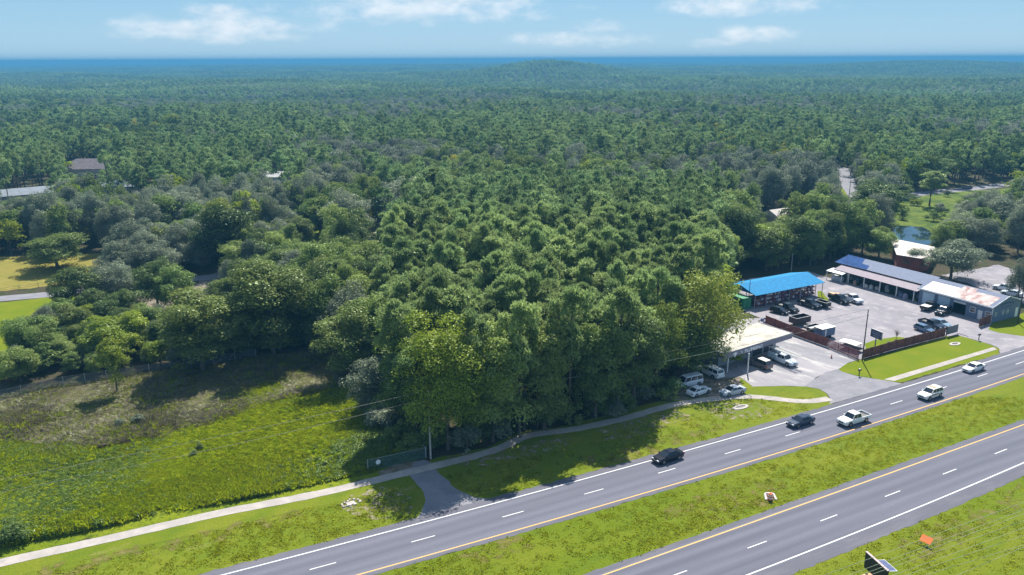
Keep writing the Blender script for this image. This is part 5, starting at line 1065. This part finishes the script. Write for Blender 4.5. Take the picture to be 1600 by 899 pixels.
# far woodland plots 100 x 100 m
def plot(seed,mix,side=54):
    r=np.random.default_rng(seed); sp=8.6; Vs=[];Fs=[];ms=[];off_=0; n=int(2*side/sp)
    for i in range(n):
        for j in range(n):
            x=(i+.5)*sp-side+r.uniform(-.45,.45)*sp; y=(j+.5)*sp-side+r.uniform(-.45,.45)*sp; q=r.random(); mi=0 if q<mix[0] else (1 if q<mix[1] else 2)
            h=r.uniform(13,20) if mi==0 else r.uniform(9,15); cw=r.uniform(6,8) if mi==0 else r.uniform(8,12.5); b0=h*.35 if mi==0 else h*.1; R3=np.array([cw/2,cw/2,(h-b0)/2]); k=80
            e=r.normal(size=(k,3)); e/=np.linalg.norm(e,axis=1,keepdims=True); e[:,2]=np.where(e[:,2]<-.2,-e[:,2],e[:,2]); C=np.array([x,y,b0+R3[2]])+e*R3*r.uniform(.6,1.05,(k,1)); V,F=leaves(C,e+r.normal(size=(k,3))*.5,r.uniform(.8,1.5,k)*cw*.10,r,.8)
            Vs.append(V);Fs.append(F+off_);off_+=len(V);ms+=[mi]*k
    me=np_mesh('plot',np.concatenate(Vs),np.concatenate(Fs),FAR['pine']); me.materials.append(FAR['broad']); me.materials.append(FAR['grey']); me.polygons.foreach_set('material_index',np.array(ms,np.int32)); me.update(); return me
pl0=len(src)
MINI=8.6*4+0.0
for s,mix in enumerate(((.8,.95),(.55,.8),(.35,.65),(.15,.45),(.6,.95),(.3,.8))): src.append(bpy.data.objects.new('s',plot(200+s,mix)))
pm0=len(src)
for s,mix in enumerate(((.8,.95),(.55,.8),(.35,.65),(.15,.45),(.6,.95),(.3,.8))): src.append(bpy.data.objects.new('s',plot(220+s,mix,13)))
i=np.where(~used)[0]; r=np.random.default_rng(77)
pick=np.array([r.choice(smap[int(k)]) if int(k) in smap else r.choice(smap[1]) for k in TK[i]])
ph=np.where(TK[i]==0,18.,np.where(TK[i]==2,13.,14.)); pw2=np.where(TK[i]==0,5.8,np.where(TK[i]==2,10.,9.))
pA=np.stack([TX[i],TY[i],terrain(TX[i],TY[i])],1); sA=np.stack([TW[i]/pw2,TW[i]/pw2,TH[i]/ph],1)
gx,gy=np.meshgrid(np.arange(-9000,9001,100.),np.arange(500,11600,100.)); gx=gx.ravel();gy=gy.ravel(); dd=np.hypot(gx,gy); ok=(dd>1290)&(dd<11500)&(np.abs(gx)<gy*.72+150); gx,gy,dd=gx[ok],gy[ok],dd[ok]
va=vnoise(gx,gy,420,15)+r.normal(size=len(gx))*.4+np.where((gx<0)&(dd<2400),-.5,0); pi_=pl0+np.clip(((1.2-va)/2.4*6).astype(int),0,5)
gr_=np.hypot(terrain(gx+30,gy)-terrain(gx-30,gy),terrain(gx,gy+30)-terrain(gx,gy-30))/60; steep=gr_>.03
hx=np.concatenate([gx[steep]+a_*25-37.5 for a_ in range(4) for b_ in range(4)]); hy=np.concatenate([gy[steep]+b_*25-37.5 for a_ in range(4) for b_ in range(4)]); hp=np.concatenate([pi_[steep]]*16)-pl0+pm0
gx,gy,pi_=np.concatenate([gx[~steep],hx]),np.concatenate([gy[~steep],hy]),np.concatenate([pi_[~steep],hp])
zz=terrain(gx,gy); sl2=np.full(len(gx),1.0)+r.uniform(-.08,.12,len(gx))
pB=np.stack([gx,gy,zz-.3],1); sB=np.stack([sl2*1.02,sl2*1.02,sl2],1)
scatter('distant_wood','unbroken woodland of pines and oaks running to the horizon','woodland',np.concatenate([pA,pB]),np.concatenate([r.uniform(0,6.28,len(pA)),r.integers(0,4,len(pB))*math.pi/2]),np.concatenate([sA,sB]),np.concatenate([pick,pi_]),src)
print('scatter',len(pA),len(pB))
# ---------------------------------------------------------------- shrubs and undergrowth (individuals)
rs=np.random.default_rng(5)
def along(px_,n,spread):
    p=np.array([G(*q) for q in px_]); t=np.concatenate([[0],np.cumsum(np.hypot(*np.diff(p,axis=0).T))]); tt=np.sort(rs.uniform(0,t[-1],n)); return np.stack([np.interp(tt,t,p[:,0]),np.interp(tt,t,p[:,1])],1)+rs.normal(size=(n,2))*spread
for q in along([(560,600),(600,655),(640,700),(700,700),(780,688),(850,664),(950,643),(1030,618)],62,1.1): put_tree('shrub',q,rs.uniform(1.8,4.6),rs.uniform(2.6,5),'bushy shrub in the undergrowth along the roadside wood edge','shrubs along the roadside wood edge',idx=int(rs.integers(3)))
low=[]
while len(low)<150:
    x,y=rs.uniform(-40,520),rs.uniform(478,606)
    if inpoly(x,y,[(-40,606),(20,575),(60,520),(100,492),(150,500),(330,500),(380,480),(520,548),(430,552),(300,566),(120,592)]): low.append(G(x,y))
for j_,q in enumerate(low):
    if j_%5<2: put_tree('shrub',q,rs.uniform(1.8,4.6),rs.uniform(3,6),'shrub in the tangled thicket above the chain link fence','shrubs of the thicket above the chain link fence',idx=int(rs.choice([0,1,2,3,0,2])))
    else:
        key=str(rs.choice(['edge','edge','broad','broad','lime','grey','dark'])); h_=rs.uniform(4,8.2); put_tree(key,q,h_,h_*rs.uniform(.75,1.05),{'edge':'small leafy tree with foliage to the ground','broad':'small round headed tree','lime':'small bright green tree','grey':'small grey green tree','dark':'small dark green tree'}[key]+' in the thicket above the chain link fence','small trees of the thicket above the chain link fence',idx=int(rs.integers(3)),name='small_tree')
for px_,h_,w_,lab in (((312,703),1.1,1.6,'dark round bush alone in the weedy field, the right one of a pair'),((303,712),.9,1.3,'dark bush in the weedy field, the lower left one of a pair'),((215,665),1.6,2.6,'pale green bush at the edge of the dead brush'),((190,668),1.3,2.0,'smaller pale bush left of the pale green one at the dead brush'),((527,605),2.4,3.2,'grey green bush at the tip of the shaded corner of the field'),((20,845),2.4,5,'dark green bush at the lower left corner of the field'),((1390,539),.7,1.0,'tiny round shrub in the row behind the brown fence, the left one'),((1399,536),.7,1.0,'tiny round shrub in the row behind the brown fence, the right one')):
    put_tree('shrub',G(*px_),h_,w_,lab,idx=0 if 'dark' in lab else 1)
# marsh and far shrubs
for k in range(24):
    x,y=rs.uniform(1392,1600),rs.uniform(305,372)
    if inpoly(x,y,[(1385,350),(1395,312),(1480,306),(1600,300),(1600,350),(1450,376)]): put_tree('shrub',G(x,y),rs.uniform(1.5,4),rs.uniform(3,6),'marsh bush among the bright plants by the pond','bushes of the marsh',idx=int(rs.integers(4)))
# ---------------------------------------------------------------- weeds and grass (stuff)
def blades(seed,n,h,spread,w_,leaf,bend=.4):
    r=np.random.default_rng(seed); a=r.uniform(0,6.28,n); q=np.sqrt(r.random(n))*spread; b=np.stack([q*np.cos(a),q*np.sin(a),np.zeros(n)],1); hh=h*r.uniform(.5,1.1,n); d=np.stack([np.cos(a+r.normal(size=n)),np.sin(a+r.normal(size=n)),np.zeros(n)],1)*(bend*hh)[:,None]
    s=np.stack([-np.sin(a),np.cos(a),np.zeros(n)],1)*w_; top=b+d; top[:,2]=hh; mid=b+d*.4; mid[:,2]=hh*.6
    V=np.stack([b,mid+s,top,mid-s],1).reshape(-1,3); return bpy.data.objects.new('b',np_mesh('b',V,np.arange(n*4).reshape(n,4),leaf))
def clump(seed,mat=None):
    r=np.random.default_rng(seed); k=150; e=r.normal(size=(k,3)); e/=np.linalg.norm(e,axis=1,keepdims=True); e[:,2]=abs(e[:,2]); C=e*np.array([.5,.5,.9])*r.uniform(.6,1.15,(k,1)); n_=e+r.normal(size=(k,3))*.5; n_/=np.linalg.norm(n_,axis=1,keepdims=True)
    T=np.cross(n_,r.normal(size=(k,3))); T/=np.linalg.norm(T,axis=1,keepdims=True); B=np.cross(n_,T); s_=r.uniform(.07,.15,(k,1)); V=np.stack([C-T*s_,C-B*s_*.6,C+T*s_,C+B*s_*.6],1).reshape(-1,3); return bpy.data.objects.new('b',np_mesh('b',V,np.arange(k*4).reshape(k,4),mat or WEED))
WEED=leaf_mat('weed_leaves',(.19,.27,.006),(.33,.365,.012),.5,.32,.8,gloss=0); WEEDD=leaf_mat('dark_weed_leaves',(.08,.14,.015),(.14,.20,.03),.4,.3,.8); DRYW=leaf_mat('dry_stalks',(.135,.115,.07),(.23,.20,.125),.3,.3,.8); GRB=leaf_mat('grass_blades',(.24,.285,.006),(.33,.345,.015),.62,.2,.8,gloss=0)
def fill(poly,n,seed,ground=False):
    pg=np.array([q if ground else G(*q) for q in poly]); r=np.random.default_rng(seed); X=r.uniform(pg[:,0].min(),pg[:,0].max(),n); Y=r.uniform(pg[:,1].min(),pg[:,1].max(),n); ok=inpoly(X,Y,[tuple(q) for q in pg]); return X[ok],Y[ok]
X,Y=fill([(-150,885),(0,856),(120,832),(300,795),(420,772),(575,738),(640,712),(610,665),(560,612),(520,585),(440,590),(330,630),(230,640),(130,660),(0,640),(-150,660)],100000,1)
r=np.random.default_rng(4); den=vnoise(X,Y,4,30)+r.normal(size=len(X))*.6; px,py=P(X,Y,0*X); ub=np.interp(px,[-150,0,130,230,330,440,520,600],[690,690,715,690,668,622,602,600]); ok=(den>-.4)&((py>ub)|(vnoise(X,Y,3.2,35)-(ub-py)/28+r.normal(size=len(X))*.25>.1)); X,Y=X[ok],Y[ok]; n=len(X); hs=np.clip(.55+.35*vnoise(X,Y,5,31),.2,1.25)*r.uniform(.7,1.3,n)
scatter('weeds','tall bright green weeds filling the field left of the driveway','weeds',np.stack([X,Y,np.full(n,.02)],1),r.uniform(0,6.28,n),np.stack([r.uniform(.8,1.3,n),r.uniform(.8,1.3,n),hs],1),np.where(vnoise(X,Y,5,53)+r.normal(size=n)*.55>.95,r.integers(4,6,n),np.where(vnoise(X,Y,7,51)+r.normal(size=n)*.5>.3,r.integers(2,4,n),r.integers(0,2,n))),[blades(300+s,26,1.0,.5,.075,WEED) for s in range(2)]+[clump(303),clump(304),clump(305,WEEDD),clump(306,WEEDD)])
X,Y=fill([(-60,700),(0,690),(110,722),(150,700),(230,690),(330,665),(440,625),(545,605),(600,665),(640,708),(640,690),(570,590),(520,552),(300,570),(120,598),(-60,635)],22000,2); n=len(X)
scatter('dead_brush','brown dead brush and stalks on the bank under the wood','brush',np.stack([X,Y,np.full(n,.02)],1),r.uniform(0,6.28,n),np.stack([r.uniform(.8,1.5,n),r.uniform(.8,1.5,n),np.clip(.5+.4*vnoise(X,Y,3,33),.12,1.0)*r.uniform(.6,1.3,n)],1),np.where(r.random(n)<.62,0,1),[blades(310,22,1.0,.55,.05,DRYW,.7),blades(311,24,.9,.5,.07,WEED)])
gp=[]
for fa,fb,seed in ((off(fO1,-1.1),off(fO2,1.4),7),(off(fW2,-2.5),off(fW2,-22),8),(off(fW1,9.5),off(fW1,1.7),9)):
    q=np.random.default_rng(seed); m_=15000; s=q.uniform(-70,150,m_); u=q.random(m_); nn_=fa(s)*(1-u)+fb(s)*u; gp.append(np.outer(s,E1)+np.outer(nn_,E2))
gp=np.concatenate(gp); px,py=P(gp[:,0],gp[:,1],0*gp[:,0]); bad=(px>1290)&(px<1420)&(py<640)&(py>570)
for poly in ([(630,745),(650,815),(800,775),(740,776),(680,735)],[(1110,625),(1140,650),(1190,645),(1180,630)],[(1255,600),(1300,640),(1420,600),(1300,575)]): bad|=inpoly(px,py,poly)
pt=np.array([G(*q) for q in PATHL]); 
for i in range(len(pt)-1):
    a,b=pt[i],pt[i+1]; t_=np.clip(((gp-a)@(b-a))/((b-a)@(b-a)),0,1); bad|=np.hypot(*(gp-(a+np.outer(t_,b-a))).T)<1.1
for (a,b) in ((G(1383,594.5),G(1556,544.5)),):
    t_=np.clip(((gp-a)@(b-a))/((b-a)@(b-a)),0,1); bad|=np.hypot(*(gp-(a+np.outer(t_,b-a))).T)<1.1
bad|=(px>1000)&(py<622)|((px>1480)&(py<560)); bad|=(px>560)&(px<1060)&(vnoise(gp[:,0],gp[:,1],3,44)>.3)&(py<700)
gp=gp[~bad]; gp=gp[vnoise(gp[:,0],gp[:,1],6,41)*.5+r.normal(size=len(gp))>.9]; n=len(gp)
scatter('grass_tufts','short ragged grass of the median and verges','grass',np.stack([gp[:,0],gp[:,1],np.full(n,.03)],1),r.uniform(0,6.28,n),np.stack([r.uniform(.7,1.5,n),r.uniform(.7,1.5,n),r.uniform(.4,1.1,n)],1),r.integers(0,2,n),[blades(320+s,22,.20,.42,.05,GRB,.8) for s in range(2)])
print('grass',n)
# ================================================================ haze
mb=MB().box(-41000,41000,-41000,41000,-14,70); m,n,l,b,o=base_mat('haze_air'); n.remove(b)
v=nn(n,'ShaderNodeVolumePrincipled'); v.inputs['Color'].default_value=(.10,.35,.60,1); v.inputs['Density'].default_value=0.00029; v.inputs['Anisotropy'].default_value=0.0; l.new(v.outputs[0],o.inputs['Volume'])
hz=mb.build('haze',m); tag(hz,'thin bluish air over the distant woodland','haze',kind='stuff')
